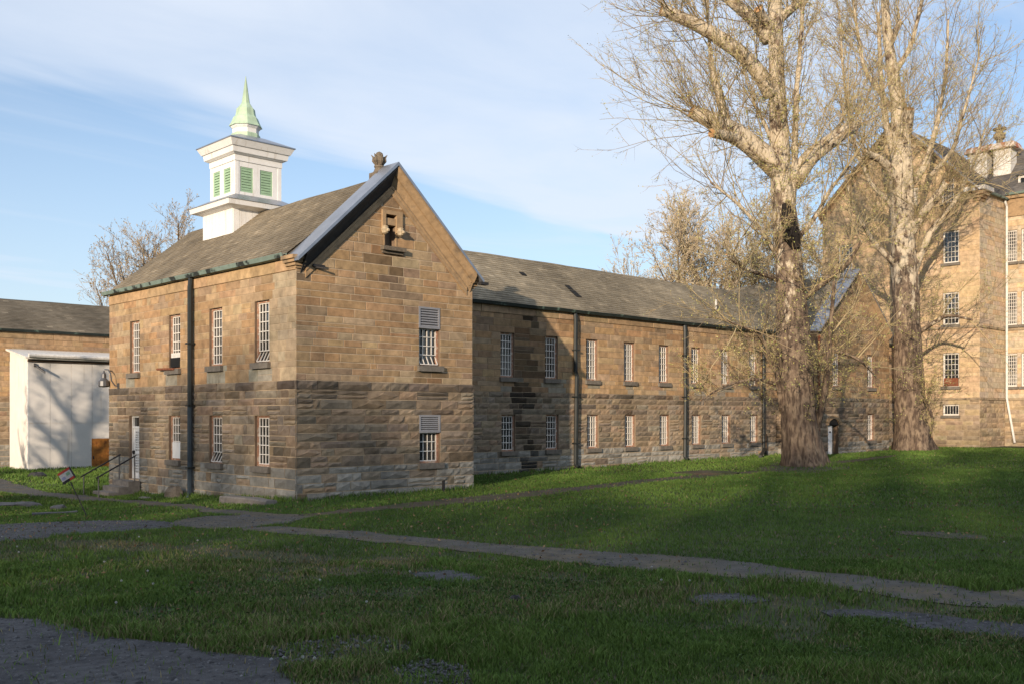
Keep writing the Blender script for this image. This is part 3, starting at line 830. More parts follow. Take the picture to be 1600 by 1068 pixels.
    for f in range(4):
        a = f * math.pi / 2; c, s = math.cos(a), math.sin(a)
        cw = MB(); ops = [(.22, .80, lz0, lz1), (1.12, 1.70, lz0, lz1)]
        O = (cx + (-hw) * c - (-hw) * s, cy + (-hw) * s + (-hw) * c)
        core_wall(cw, O, a, lambda z: (0, 2 * hw), 11.4, 13.3, [], ops, .12); m.add(cw.v, cw.f)
        if f in (0, 3):
            for o in ops:
                lm = MB(); w, h = o[1] - o[0], o[3] - o[2]
                for b in ((0, .07, 0, h), (w - .07, w, 0, h), (.07, w - .07, 0, .08), (.07, w - .07, h - .06, h)): lm.box(b[0], b[1], .02, .11, b[2], b[3])
                n = 8
                for i in range(n):
                    z = .08 + (h - .14) * (i + .1) / n; t = (h - .14) / n
                    lm.add([(.07, .02, z), (w - .07, .02, z), (w - .07, .10, z + t * .7), (.07, .10, z + t * .7), (.07, .02, z + t * .72), (w - .07, .02, z + t * .72), (w - .07, .10, z + t * 1.2), (.07, .10, z + t * 1.2)],
                           [(0, 3, 2, 1), (4, 5, 6, 7), (0, 1, 5, 4), (1, 2, 6, 5), (2, 3, 7, 6), (3, 0, 4, 7)])
                window_jobs.append((lm, (O[0] + o[0] * c, O[1] + o[0] * s, o[2]), a))
    sq(m, 1.09, 13.12, 1.09, 13.40)
    CU = m.build('cupola', M_WHITE, R)
    for a, b in ((-1, -1), (1, -1), (-1, 1), (1, 1)):
        m = MB(); m.box(*sorted((cx + a * (1.065), cx + a * .90)), *sorted((cy + b * 1.065, cy + b * .90)), 11.6, 13.12); m.build('corner_board', M_WHITE, CU)
    for k in range(9):
        w_ = 2.54 / 9; m = MB(); x0 = cx - 1.27 + k * w_; m.box(x0 + .006, x0 + w_ - .006, cy - 1.29 - rng.uniform(0, .006), cy - 1.27, 9.2, 11.10); m.build('board', M_WHITE, CU)
        y0 = cy - 1.27 + k * w_; m = MB(); m.box(cx - 1.29 - rng.uniform(0, .006), cx - 1.27, y0 + .006, y0 + w_ - .006, 9.0, 11.10); m.build('board', M_WHITE, CU)
    for lm, l, a in window_jobs: lm.build('louvre', M_GREEN, CU, loc=l, rz=a)
    m = MB(); sq(m, 1.30, 11.10, 1.62, 11.20); sq(m, 1.66, 11.20, 1.70, 11.40); m.build('cornice', M_WHITE, CU)
    m = MB(); sq(m, 1.74, 11.40, 1.06, 11.76); m.build('skirt_roof', M_SHEET, CU)
    m = MB(); sq(m, 1.14, 13.37, 1.24, 13.43); sq(m, 1.25, 13.43, 1.29, 13.66); sq(m, 1.34, 13.66, 1.47, 13.92); m.build('cornice', M_WHITE, CU)
    m = MB(); sq(m, 1.50, 13.92, 1.50, 13.96); sq(m, 1.49, 13.96, .55, 14.38); m.build('cap_roof', M_SHEET, CU)
    t8 = math.pi / 8
    m = MB(); m.lathe([(.60, 14.30), (.60, 14.52), (.56, 14.56)], 8, cx, cy, t8); m.lathe([(.69, 14.86), (.66, 14.92), (.60, 15.02), (.52, 15.22), (.50, 15.26), (.43, 15.32), (.40, 15.46), (.38, 15.62), (.30, 15.70), (.20, 15.84), (.165, 15.90), (.01, 17.02)], 8, cx, cy, t8)
    SP = m.build('spire', M_SPIRE, CU)
    m = MB(); m.lathe([(.54, 14.5), (.54, 14.74), (.60, 14.80), (.64, 14.86)], 8, cx, cy, t8); m.build('drum', M_WHITE, CU)
    return R


window_jobs = []
build_front()
FOOT.append((-.05, GW + .05, -.05, BL))


# ------------------------------------------------------------------ 2. long two-storey wing
def build_wing():
    r = random.Random(77); U0, U1, V0 = 7.3, 54.7, 5.6; L = U1 - U0
    R = house('stone_wing', 'long two storey sandstone wing with rows of white barred windows', 'building', U0, V0); EZ = 7.90
    ops = []; ups = [14.28 + 2.952 * i for i in range(9)]
    for i, u in enumerate(ups): ops.append((u - U0, u - U0 + .88, 4.53, 6.58)); ops.append((u - U0 + .07, u - U0 + .94, 1.10, 2.80))
    mb = MB(); lim = lambda z: (0, L); core_wall(mb, (0, 0), 0, lim, -1, EZ, [3.85], ops)
    mb.mi = 2; mb.quad((L, 0, -1), (L, 7.57, -1), (L, 7.57, EZ), (L, 0, EZ)); mb.quad((L, 7.57, -1), (0, 7.57, -1), (0, 7.57, EZ), (L, 7.57, EZ))
    mb.add([(0, 7.57, -1), (0, 0, -1), (0, 0, EZ), (0, HW, 10.8), (0, 7.57, EZ)], [(0, 1, 2, 3, 4)])
    mb.build('wall', [M_MORTAR, M_REVEAL, M_MORTARD], R); pool = []

    def black(s, z, rr):                     # the black run-off stain between the first two windows
        d = abs(s + U0 - 16.0 - .25 * math.sin(z * 1.3)); w = .75 + .5 * (1 - abs(z - 4.2) / 4)
        return max(0, 1 - d / w) * (1 if rr.random() < .82 else .3)

    def c1(s, z, rr):
        c = smooth_col()(s, z, rr); k = (1 - .88 * min(1, black(s, z, rr) * 1.5) * rr.uniform(.75, 1)) * (.78 if s + U0 < 17.6 else 1)  # stones by the inner corner also darkened: the gable's shadow painted in
        for o in ops:
            if o[0] - .1 < s < o[1] + .1 and o[2] > 4 and o[2] - .75 < z < o[2] and rr.random() < .8: c = jit((.27, .235, .18), .1, rr)
        if z > 7.0 and rr.random() < .3: k *= .75
        return tuple(q * k * 1.17 for q in c)

    def c2(s, z, rr):
        c = rough_col(s, z, rr); k = (1 - .88 * min(1, black(s, z, rr) * 1.5) * rr.uniform(.75, 1)) * (.78 if s + U0 < 17.6 else 1); return tuple(q * k * 1.2 for q in c)  # same painted gable shadow on the lower stones
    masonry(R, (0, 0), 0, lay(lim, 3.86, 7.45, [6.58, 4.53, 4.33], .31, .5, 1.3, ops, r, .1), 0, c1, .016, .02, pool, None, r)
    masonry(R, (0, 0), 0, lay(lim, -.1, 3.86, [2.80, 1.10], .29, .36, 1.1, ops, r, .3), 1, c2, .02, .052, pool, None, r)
    s = 0
    while s < L:
        e = min(L, s + r.uniform(1.2, 1.9)); masonry(R, (0, 0), 0, [(s, e, 7.45, 7.84)], 0, lambda q, z, rr: jit((.37, .255, .15), .14, rr), .012, .05, pool, None, r); s = e
    set_stones(R, pool, 300)
    for i, u in enumerate(ups):
        window(R, (0, 0), 0, u - U0, 4.53, .88, 2.05, 4, 6, blind=(.04, r.uniform(.2, .96)) if i not in (1,) else None)
        window(R, (0, 0), 0, u - U0 + .07, 1.10, .87, 1.70, 4, 5, blind=(r.uniform(.04, .5), .95) if i > 1 else None)
    mb = MB(); sh = MB(); rz_ = 10.92
    roof_slope(mb, sh, (0, -.18, EZ), (L, -.18, EZ), (L, HW, rz_), (0, HW, rz_), .20, .36, (.225, .19, .135), .12, r)
    roof_slope(mb, sh, (L, 7.75, EZ), (0, 7.75, EZ), (0, HW, rz_), (L, HW, rz_), .4, .8, (.225, .19, .135), .12, r)
    ro = finish_roof(R, mb, sh)
    sl_ = (rz_ - EZ) / (HW + .18)
    for (u, h, w, l) in ((17.9, .62, .35, .22), (20.6, .44, .35, .30), (20.55, .29, .40, .50)):        # dark squares where shingles are gone
        y = -.18 + h * (HW + .18); z = EZ + h * (rz_ - EZ); m = MB(); x = u - U0
        m.add([(x, y, z + .05), (x + w, y, z + .05), (x + w, y + l, z + l * sl_ + .05), (x, y + l, z + l * sl_ + .05), (x, y, z), (x + w, y, z), (x + w, y + l, z + l * sl_), (x, y + l, z + l * sl_)],
              [(0, 1, 2, 3), (4, 5, 1, 0), (5, 6, 2, 1), (7, 4, 0, 3), (6, 7, 3, 2)]); m.build('bare_patch', M_DARK, ro)
    m = MB(); m.tube([(33.5 - U0, 1.4, 9.0), (33.5 - U0, 1.4, 9.75)], .06, 8); m.build('vent_pipe', M_WPIPE, ro)
    gutter(R, (0, -.10, EZ - .12), (L, -.10, EZ - .12), (0, -1, 0), m=M_BLKGUT)
    downspout(R, (19.25 - U0, 0, 0), EZ - .1, .15, (0, -1, 0), .11, kink=[(6.2, -.02, 0), (4.95, -.04, .02), (4.7, .06, .02), (3.6, .05, .0)])
    downspout(R, (28.27 - U0, 0, 0), EZ - .1, .25, (0, -1, 0), .11, kink=[(5.2, 0, 0), (3.8, .04, 0)]); downspout(R, (36.30 - U0, 0, 0), EZ - .1, .35, (0, -1, 0), .10)


build_wing(); FOOT.append((7.3, 54.7, 5.55, 13.2))


# ------------------------------------------------------------------ 3. gabled block at the far end of the wing
def build_end():
    r = random.Random(5); W = 9.7; R = house('stone_end_block', 'sandstone gable end with a white arched door, half hidden behind the sycamores', 'building', 38.2, 3.0)
    EZ = 8.0; AP = 11.75; lim = gable_lim(W, EZ, AP); D = 5.0
    ops = [(6.6, 7.58, 1.1, 2.85), (6.6, 7.58, 4.55, 6.7), (2.0, 2.98, 4.55, 6.7), (1.45, 2.75, .2, 2.15)]
    mb = MB(); core_wall(mb, (0, 0), 0, lim, -1, AP, [EZ], ops); core_wall(mb, (0, D), -math.pi / 2, lambda z: (0, D), -1, EZ, [], []); mb.mi = 2
    mb.quad((W, 0, -1), (W, D, -1), (W, D, EZ), (W, 0, EZ)); mb.build('wall', [M_MORTAR, M_REVEAL, M_MORTARD], R); pool = []
    masonry(R, (0, 0), 0, lay(lambda z: (-.02, W) if z <= EZ else (lim(z)[0] + .5, lim(z)[1] - .5), 3.86, 11.3, [EZ, 6.7, 4.55], .31, .5, 1.4, ops, r), 0, smooth_col(), .018, .022, pool, None, r)
    aops = ops + [(1.35, 2.85, 2.1, 2.85)]
    masonry(R, (0, 0), 0, lay(lambda z: (-.05, W), 0, 3.86, [2.85, 1.1], .29, .45, 1.2, aops, r), 1, rough_col, .02, .08, pool, None, r)
    masonry(R, (0, D), -math.pi / 2, lay(lambda z: (0, D), 3.86, 7.7, [], .31, .5, 1.2, [], r), 0, smooth_col(), .018, .022, pool, None, r)
    masonry(R, (0, D), -math.pi / 2, lay(lambda z: (0, D), 0, 3.86, [], .29, .5, 1.2, [], r), 1, rough_col, .018, .08, pool, None, r)
    set_stones(R, pool, 150)
    for s, z, w, h, n in ((6.6, 1.1, .98, 1.75, 5), (6.6, 4.55, .98, 2.15, 6), (2.0, 4.55, .98, 2.15, 6)): window(R, (0, 0), 0, s, z, w, h, 4, n)
    # arched head of the doorway in voussoirs
    m = MB(); cxs = 2.1; n = 9
    for i in range(n):
        a, b = math.pi * i / n + .02, math.pi * (i + 1) / n - .02; ri, ro_ = .66, 1.0
        P = [(cxs + q * math.cos(t), z, 2.14 + q * math.sin(t) * .62) for z in (-.1, .03) for q, t in ((ri, a), (ro_, a), (ro_, b), (ri, b))]
        m.add(P, [(3, 2, 1, 0), (4, 5, 6, 7), (0, 1, 5, 4), (1, 2, 6, 5), (2, 3, 7, 6), (3, 0, 4, 7)])
    m.build('door_arch', M_DRESSED, R)
    m = MB(); P = [(cxs + .66 * math.cos(math.pi * i / 10), .2 * 0 + -.02, 2.14 + .66 * math.sin(math.pi * i / 10) * .62) for i in range(11)]; m.add(P, [tuple(range(11))]); m.build('tympanum', M_DARK, R)
    m = MB(); m.box(0, .07, 0, .1, 0, 1.95); m.box(.07, .72, .03, .08, 0, 1.9); m.box(.16, .62, .015, .03, .15, .85); m.box(.16, .62, .015, .03, 1.0, 1.75)
    Dr = m.build('door', M_WHITE, R, loc=(1.5, .1, .22)); m = MB(); m.box(.30, .52, .0, .02, 1.45, 1.55); m.build('notice', M_LEAD, Dr); m = MB(); m.tube([(.62, .0, .95), (.62, -.05, .95), (.55, -.05, .95)], .015, 6); m.build('handle', M_IRON, Dr)
    mb = MB(); sh = MB(); roof_slope(mb, sh, (-.15, 9, EZ), (-.15, .45, EZ), (W / 2, .45, AP), (W / 2, 9, AP), .2, .4, SH_BASE, .12, r); roof_slope(mb, sh, (W + .15, .45, EZ), (W + .15, 9, EZ), (W / 2, 9, AP), (W / 2, .45, AP), .3, .6, SH_BASE, .12, r)
    finish_roof(R, mb, sh); rake_moulding(R, W, 7.85, .15, AP + .3, -.38, .6)
    m = MB(); m.tube([(.15, -.14, 7.6), (.15, -.14, .3)], .07, 8); m.build('downspout', M_RUST, R)


build_end(); FOOT.append((38.2, 47.9, 2.9, 13))


# ------------------------------------------------------------------ 4. four-storey main building
def build_main():
    r = random.Random(9); U0 = 54.8; VB = 11.7; W = 12.0
    R = house('main_building', 'tall four storey sandstone building with a big gable and rusty capped roof vents', 'building', U0, -.3)
    # local: x = u-U0, y = v+.3 ; gable face is x=0, left to right as seen = decreasing y
    EZ = 18.5; AP = 24.3; lim = gable_lim(W, EZ, AP); O = (0, W); A = -math.pi / 2
    st = lambda v: W - (v + .3)       # station along the face of a given v
    ops = []; wins = []
    for v1 in (2.27, 10.35):
        s = st(v1)
        for z0, z1, c, n in ((2.75, 3.53, 5, 1), (4.80, 7.20, 4, 6), (9.2, 11.5, 4, 6), (13.6, 15.9, 4, 6)): wins.append((s, z0, 1.15, z1 - z0, c, n))
    wins.append((st(2.36), 17.95, .88, 1.75, 4, 4)); wins.append((st(6.1), 18.1, .8, 2.2, 3, 5)); wins.append((st(4.42), 18.1, .34, 1.3, 2, 4))
    ops = [(a, a + c, b, b + d) for a, b, c, d, e, f in wins]
    mb = MB(); core_wall(mb, O, A, lim, -1, AP, [EZ], ops)
    XR = 4.7                           # depth of the return wall to the set-back range
    core_wall(mb, (0, 0), 0, lambda z: (0, XR), -1, EZ, [], [])
    rops = []; rw = []
    for k in range(4):
        v = -.02 - 1.05 * k - (.6 if k > 1 else 0)
        for z0, z1 in ((4.85, 7.25), (9.3, 11.72), (13.9, 16.22)): rw.append((-v - .3 + .3, z0, .78, z1 - z0))
    RL = 14.0
    OR = (XR, 0); rops = [(a + .06, a + .06 + c, b, b + d) for a, b, c, d in rw]
    core_wall(mb, OR, A, lambda z: (0, RL), -1, EZ + .4, [], rops)
    mb.mi = 2; mb.add([(12, W, -1), (0, W, -1), (0, W, EZ), (12, W, EZ)], [(0, 1, 2, 3)]); mb.add([(XR + 10, -RL, -1), (XR + 10, W, -1), (XR + 10, W, EZ), (XR + 10, -RL, EZ)], [(0, 1, 2, 3)])
    mb.add([(XR, -RL, -1), (XR + 10, -RL, -1), (XR + 10, -RL, EZ + .4), (XR, -RL, EZ + .4)], [(0, 1, 2, 3)])
    mb.build('wall', [M_MORTAR, M_REVEAL, M_MORTARD], R); pool = []

    def c1(s, z, rr):
        c = jit(rr.choice([(.52, .375, .225), (.50, .355, .21), (.54, .40, .25), (.48, .35, .215)]), .06, rr); return c

    def c2(s, z, rr): return jit(rr.choice([(.48, .39, .275), (.50, .40, .28), (.46, .38, .28), (.52, .38, .235)]), .07, rr)

    def c3(s, z, rr):
        c = jit(rr.choice([(.40, .30, .19), (.35, .265, .18), (.43, .32, .20), (.37, .29, .20)]), .13, rr); return c if rr.random() > .15 else tuple(q * .7 for q in c)
    masonry(R, O, A, lay(lambda z: (0, W) if z <= EZ else (lim(z)[0] + .5, lim(z)[1] - .5), 4.0, 23.6, [8.85, 9.1, EZ] + [q for o in ops for q in o[2:4]], .36, .7, 1.6, ops, r, .05), 0, c1, .012, .02, pool, None, r)
    masonry(R, O, A, lay(lambda z: (0, W), .0, 3.85, [2.75, 3.53], .33, .5, 1.3, ops, r, .1), 1, c3, .015, .05, pool, None, r)
    masonry(R, (0, 0), 0, lay(lambda z: (0, XR), 4.0, EZ, [8.9], .36, .7, 1.5, [], r, .05), 0, c2, .012, .02, pool, None, r)
    masonry(R, (0, 0), 0, lay(lambda z: (0, XR), 0, 3.85, [], .33, .5, 1.2, [], r, .1), 1, c3, .015, .05, pool, None, r)
    masonry(R, OR, A, lay(lambda z: (0, RL), 4.0, 17.2, [8.7], .36, .7, 1.5, rops, r, .05), 0, c2, .012, .02, pool, None, r)
    masonry(R, OR, A, lay(lambda z: (0, RL), 0, 3.85, [], .33, .5, 1.3, rops, r, .1), 1, c3, .015, .05, pool, None, r)
    set_stones(R, pool, 120)
    for z, h, d in ((3.85, .15, .09), (8.9, .16, .10)):
        m = MB(); m.box(-d, 0.0, -d, W, z, z + h); m.box(0.0, XR - d, -d, 0.0, z, z + h); m.box(XR - d, XR, -RL, 0.0, z, z + h); m.build('string_course', M_STRING, R)
    m = MB(); m.box(XR - .12, XR, -RL, 0, 17.2, 17.38); m.box(XR - .05, XR, -RL, 0, 17.38, 18.5); m.box(XR - .25, XR, -RL, 0, 18.5, 18.7); m.build('entablature', M_DRESSED, R)
    for i, (a, b, c, d, e, f) in enumerate(wins):
        w_ = window(R, O, A, a, b, c, d, e, f, 'white')
        if i == 1: m = MB(); m.box(.06, c - .06, .05, .12, .04, .62); m.build('board', M_RUST, w_)
    for i, (a, b, c, d) in enumerate(rw): window(R, OR, A, a + .06, b, c, d, 5, 9, 'fine', blind=(.08, .42))
    # roofs
    mb = MB(); sh = MB(); sb = (.115, .105, .095)
    roof_slope(mb, sh, (.5, -.25, EZ), (10, -.25, EZ), (10, W / 2, AP), (.5, W / 2, AP), .3, .5, sb, .14, r); roof_slope(mb, sh, (10, W + .25, EZ), (.5, W + .25, EZ), (.5, W / 2, AP), (10, W / 2, AP), .3, .5, sb, .14, r)
    roof_slope(mb, sh, (XR - .3, 5.5, 18.75), (XR - .3, -RL, 18.75), (XR + 5, -RL, 23.2), (XR + 5, 5.5, 23.2), .3, .5, sb, .14, r)
    roof_slope(mb, sh, (XR + 10.3, -RL, 18.75), (XR + 10.3, W, 18.75), (XR + 5, W, 23.2), (XR + 5, -RL, 23.2), .5, .9, sb, .14, r)
    ro = finish_roof(R, mb, sh); gutter(R, (XR - .22, -.2, 18.72), (XR - .22, -RL, 18.72), (-1, 0, 0)); gutter(R, (.5, -.15, EZ - .12), (XR, -.15, EZ - .12), (0, -1, 0))
    # raking cornice of the big gable (built in the gable's own frame, x along the face)
    for side in (0, 1):
        y0, z0 = (-.15, EZ - .1) if side == 0 else (W + .15, EZ - .1); y1, z1 = W / 2, AP + .35
        m = MB(); pr = [(-.42, 0), (-.42, -.12), (-.2, -.34), (-.05, -.42), (-.05, -.75), (.02, -.75), (.02, 0)]
        m.sweep(pr, [lambda a, b, y=y0, z=z0: (a, y, z + b), lambda a, b, y=y1, z=z1: (a, y, z + b)]); m.build('rake_moulding', M_DRESSED, R)
        m = MB(); m.sweep([(-.45, .06), (-.45, 0), (.55, 0), (.55, .06)], [lambda a, b, y=y0, z=z0: (a, y, z + b), lambda a, b, y=y1, z=z1: (a, y, z + b)]); m.build('coping', M_SHEET, R)
    m = MB()
    for p, za, zb in ((.1, 17.75, 17.95), (.22, 17.95, 18.15), (.36, 18.15, 18.4)): m.box(-p, .8, -p, .35, za, zb)
    m.build('kneeler', M_DRESSED, R); m = MB(); m.box(-.4, 1.3, -.5, .95, 18.45, 18.75); m.build('kneeler_cap', M_PLAIN, R)
    m = MB(); m.tube([(XR - .35, -.1, 18.5), (XR - .2, -.2, 17.9), (XR - .2, -.2, 4.0), (XR - .2, -.75, .75)], .085, 8); m.build('downspout', M_WPIPE, R)
    # twin vents with rusty caps, urn finial, dormer
    for y, x, w in ((2.74, 7.5, 1.25), (1.0, 7.5, 1.25)):
        m = MB(); m.box(x - .6, x + .6, y - w / 2, y + w / 2, 18.5, 22.85); v = m.build('roof_vent', M_PLAIN, ro)
        m = MB(); z = 22.85; h = w / 2 + .36
        m.add([(x - .95, y - h, z), (x + .95, y - h, z), (x + .95, y + h, z), (x - .95, y + h, z), (x - .7, y - h + .15, z + .45), (x + .7, y - h + .15, z + .45), (x + .7, y + h - .15, z + .45), (x - .7, y + h - .15, z + .45)], [(3, 2, 1, 0), (4, 5, 6, 7), (0, 1, 5, 4), (1, 2, 6, 5), (2, 3, 7, 6), (3, 0, 4, 7)])
        m.build('vent_cap', M_VCAP, ro)
    m = MB(); m.box(-.6, .6, -.6, .6, -1.5, .2); m.lathe([(.75, .2), (.75, .35), (.5, .5), (.3, .95), (.3, 1.15), (.55, 1.35), (.55, 1.75), (.35, 1.85), (.3, 2.05), (.62, 2.15), (.62, 2.3), (.15, 2.42), (.2, 2.6), (.0, 2.75)], 14); m.build('urn_finial', M_FINIAL, R, loc=(9.7, 2.2, 23.3)).scale = (.8, .8, .82)
    m = MB(); m.box(XR + .9, XR + 3, -2.0, -.6, 18.8, 20.3); Dm = m.build('dormer', M_PLAIN, ro); m = MB(); m.box(XR + .86, XR + .9, -1.8, -.8, 19.2, 20.1); m.build('pane', M_GLASS, R)
    m = MB(); m.add([(XR + .7, -2.15, 20.3), (XR + .7, -.45, 20.3), (XR + .7, -1.3, 20.9), (XR + 3.3, -2.15, 20.3), (XR + 3.3, -.45, 20.3), (XR + 3.3, -1.3, 20.9)], [(0, 2, 1), (0, 3, 5, 2), (1, 2, 5, 4), (0, 1, 4, 3)]); m.build('dormer_roof', M_LEAD, ro)


M_VCAP = mat('rusty_cap', (.60, .52, .46), rough=.7, var=.2, vscale=3, color2=(.36, .13, .06), mixscale=1.3, mixlo=.47, mixhi=.57)
build_main(); FOOT.append((54.75, 66, -14, 13)); FOOT.append((59.4, 66, -15, 0))


# ------------------------------------------------------------------ 5. low wing at the left and the white shed
def build_rear():
    r = random.Random(61); U0, U1, V0 = -22.0, 16.0, 36.6; L = U1 - U0
    R = house('rear_stone_wing', 'long low sandstone wing with brown shingle roof behind the white shed', 'building', U0, V0); EZ = 7.9
    ops = []
    for s in (3.0, 7.5, 12.0, 16.0): ops.append((s, s + .9, 4.5, 6.6)); ops.append((s, s + .9, 1.0, 2.7))
    mb = MB(); lim = lambda z: (0, L); core_wall(mb, (0, 0), 0, lim, -2, EZ, [], ops); mb.mi = 2; mb.quad((L, 7.5, -2), (0, 7.5, -2), (0, 7.5, EZ), (L, 7.5, EZ)); mb.quad((0, 7.5, -2), (0, 0, -2), (0, 0, EZ), (0, 7.5, EZ)); mb.quad((L, 0, -2), (L, 7.5, -2), (L, 7.5, EZ), (L, 0, EZ))
    mb.build('wall', [M_MORTAR, M_REVEAL, M_MORTARD], R); pool = []
    masonry(R, (0, 0), 0, lay(lim, 3.9, 7.4, [6.6, 4.5], .32, .6, 1.4, ops, r), 0, smooth_col(), .014, .02, pool, None, r)
    masonry(R, (0, 0), 0, lay(lim, -1.2, 3.9, [2.7, 1.0], .33, .5, 1.3, ops, r), 1, rough_col, .02, .05, pool, None, r)
    masonry(R, (0, 0), 0, [(s, s + 1.6, 7.4, 7.82) for s in np.arange(0, L - 1, 1.6)], 0, lambda q, z, rr: jit((.38, .26, .15), .1, rr), .012, .05, pool, None, r)
    pool.sort(key=lambda q: abs(q[1][0] - 23)); set_stones(R, pool, 150)
    for o in ops: window(R, (0, 0), 0, o[0], o[2], .9, o[3] - o[2], 4, 6)
    mb = MB(); sh = MB(); roof_slope(mb, sh, (0, -.18, EZ), (L, -.18, EZ), (L, HW, 10.15), (0, HW, 10.15), .2, .36, (.15, .125, .09), .13, r); roof_slope(mb, sh, (L, 7.7, EZ), (0, 7.7, EZ), (0, HW, 10.15), (L, HW, 10.15), .4, .8, (.15, .125, .09), .13, r)
    finish_roof(R, mb, sh); gutter(R, (0, -.1, EZ - .12), (L, -.1, EZ - .12), (0, -1, 0), m=M_BLKGUT)


build_rear(); FOOT.append((-22, 16, 36.5, 44))


def build_shed():
    U0, V0 = 2.66, 33.33; W = 7.0; D = 3.2; zb = -1.6; T = 6.05; TB = 6.6
    R = house('white_shed', 'white painted lean-to shed with a rusty orange door and leafless tree shadow', 'shed', U0, V0)
    m = MB(); m.add([(0, 0, zb), (W, 0, zb), (W, D, zb), (0, D, zb), (0, 0, T), (W, 0, T), (W, D, TB), (0, D, TB)], [(0, 1, 5, 4), (1, 2, 6, 5), (3, 0, 4, 7), (4, 5, 6, 7)])
    m.build('wall', M_SHEDW, R)
    x = 0.0; k = 0
    while x < W:                                                    # sheet cladding, two tiers of wide panels
        e = min(W, x + 1.22)
        for a, b in ((zb, 2.28), (2.31, T - .12)):
            m = MB(); y = -.02 - .014 * rng.random()
            if x + .01 < 3.52 < e and a < 0: b2 = b
            m.box(x + .013, e - .013, y, .0, a, b); m.build('panel', M_SHEDW, R)
        x = e
    for y0 in (0, 1.07, 2.14):
        m = MB(); m.box(-.015, 0.0, y0 + .01, min(D, y0 + 1.06), zb, 6.0); m.build('panel', M_SHEDW, R)
    m = MB(); m.box(-.035, .03, -.035, .03, zb, T - .1); m.build('corner_strip', M_WHITE, R)
    # door at the right, rusty
    m = MB(); m.box(3.55, 3.62, -.06, -.02, -1.3, 1.42); m.box(3.62, 5.0, -.06, -.02, 1.35, 1.42); m.build('door_frame', M_PLAIN, R)
    d = MB()
    d.box(3.62, 4.95, -.055, -.02, -1.0, 1.35)
    for i in range(5): d.box(3.66 + i * .262, 3.66 + i * .262 + .24, -.07, -.055, -.95, 1.30)
    Dd = d.build('door', M_SHEDD, R); m = MB(); m.box(3.70, 3.76, -.10, -.07, .1, .3); m.build('handle', M_IRON, Dd)
    # roof edge
    m = MB(); m.add([(-.25, -.35, T - .02), (W, -.35, T - .02), (W, D, TB + .05), (-.25, D, TB + .05), (-.25, -.35, T + .10), (W, -.35, T + .10), (W, D, TB + .17), (-.25, D, TB + .17)], [(3, 2, 1, 0), (4, 5, 6, 7), (0, 1, 5, 4), (1, 2, 6, 5), (2, 3, 7, 6), (3, 0, 4, 7)])
    m.build('roof', M_PLAIN, R)
    m = MB(); m.box(-.05, W, -.12, -.02, T - .18, T - .06); m.build('fascia', M_FASC, R)
    m = MB(); m.tube([(-.1, -.42, T + .18), (5.6, -.42, T + .16)], .13, 8); m.build('gutter', M_PLAIN, R)
    # floodlight under the roof edge
    x, y = UV(U0 + .35, V0 - .1); t = thing('floodlight', 'small grey floodlight on a bracket under the shed roof', 'floodlight', (x, y, T - .35), ANG)
    m = MB(); m.box(-.05, .05, -.02, .1, -.12, .08); m.tube([(0, 0, -.02), (.12, -.25, -.12)], .03, 6); m.build('bracket', M_LAMP, t)
    m = MB(); m.add([(.02, -.18, -.06), (.40, -.42, -.40), (.46, -.34, -.36), (.08, -.10, -.02), (.02, -.18, -.18), (.40, -.42, -.52), (.46, -.34, -.48), (.08, -.10, -.14)], [(0, 1, 2, 3), (7, 6, 5, 4), (0, 4, 5, 1), (1, 5, 6, 2), (2, 6, 7, 3), (3, 7, 4, 0)]); m.build('housing', M_LAMP, t)


M_FASC = mat('brown_fascia', (.085, .06, .045), var=.3, vscale=5)
build_shed(); FOOT.append((2.6, 9.7, 33.3, 36.6))

# ------------------------------------------------------------------ street furniture and small things
# gooseneck lamp on the back corner of the flank
x, y = UV(-.02, 13.95)
t = thing('wall_lamp', 'grey gooseneck lamp fixed to the back corner of the sandstone block', 'lamp', (x, y, 4.35), ANG)
m = MB(); pts = [(0, 0, -.35)] + [(-.05 - .32 * math.sin(a), .0, .25 - .30 * math.cos(a) + .05) for a in np.linspace(.2, 1.6, 6)]
m.tube([(0, 0, -.35), (-.14, .05, -.33), (-.26, .1, -.12), (-.24, .25, .18), (-.2, .6, .36), (-.2, .95, .38)], .028, 7); m.box(-.03, .0, -.08, .08, -.45, -.22); m.build('arm', M_LAMP, t)
m = MB(); m.lathe([(.05, .26), (.09, .2), (.10, .02), (.22, -.12), (.24, -.32), (.20, -.36), (.02, -.38)], 12, -.2, 1.05); m.lathe([(.03, .34), (.05, .26)], 8, -.2, 1.05); m.build('lamp_head', M_LAMP, t, smooth=False)

# doorstep and handrails at the side door
x, y = UV(0, 12.4); gzs = gzf(x, y)
t = thing('door_steps', 'brown stone steps in front of the white side door', 'steps', (x, y, 0), ANG)
for i, (dx, ztop) in enumerate(((.55, .12), (.95, -.10), (1.35, -.30))):
    m = MB(); m.box(-dx - .02, -.10 if i == 0 else -dx + .38, -.75, .85, -1.0, ztop); m.build('step', M_CONC, t)
for lab, yy in (('dark pipe handrail on the right side of the door steps', -.72), ('dark pipe handrail on the left side of the door steps', .80)):
    h = thing('handrail', lab, 'handrail', (x, y, 0), ANG, 'handrails beside the door steps')
    m = MB(); m.tube([(-.25, yy, 1.15), (-1.75, yy, .35), (-1.85, yy, .30)], .03, 7); m.build('rail', M_IRON, h)
    for xx, zt in ((-.3, 1.12), (-1.75, .35)):
        m = MB(); m.tube([(xx, yy, -.9), (xx, yy, zt)], .026, 7); m.build('post', M_LAMP, h)

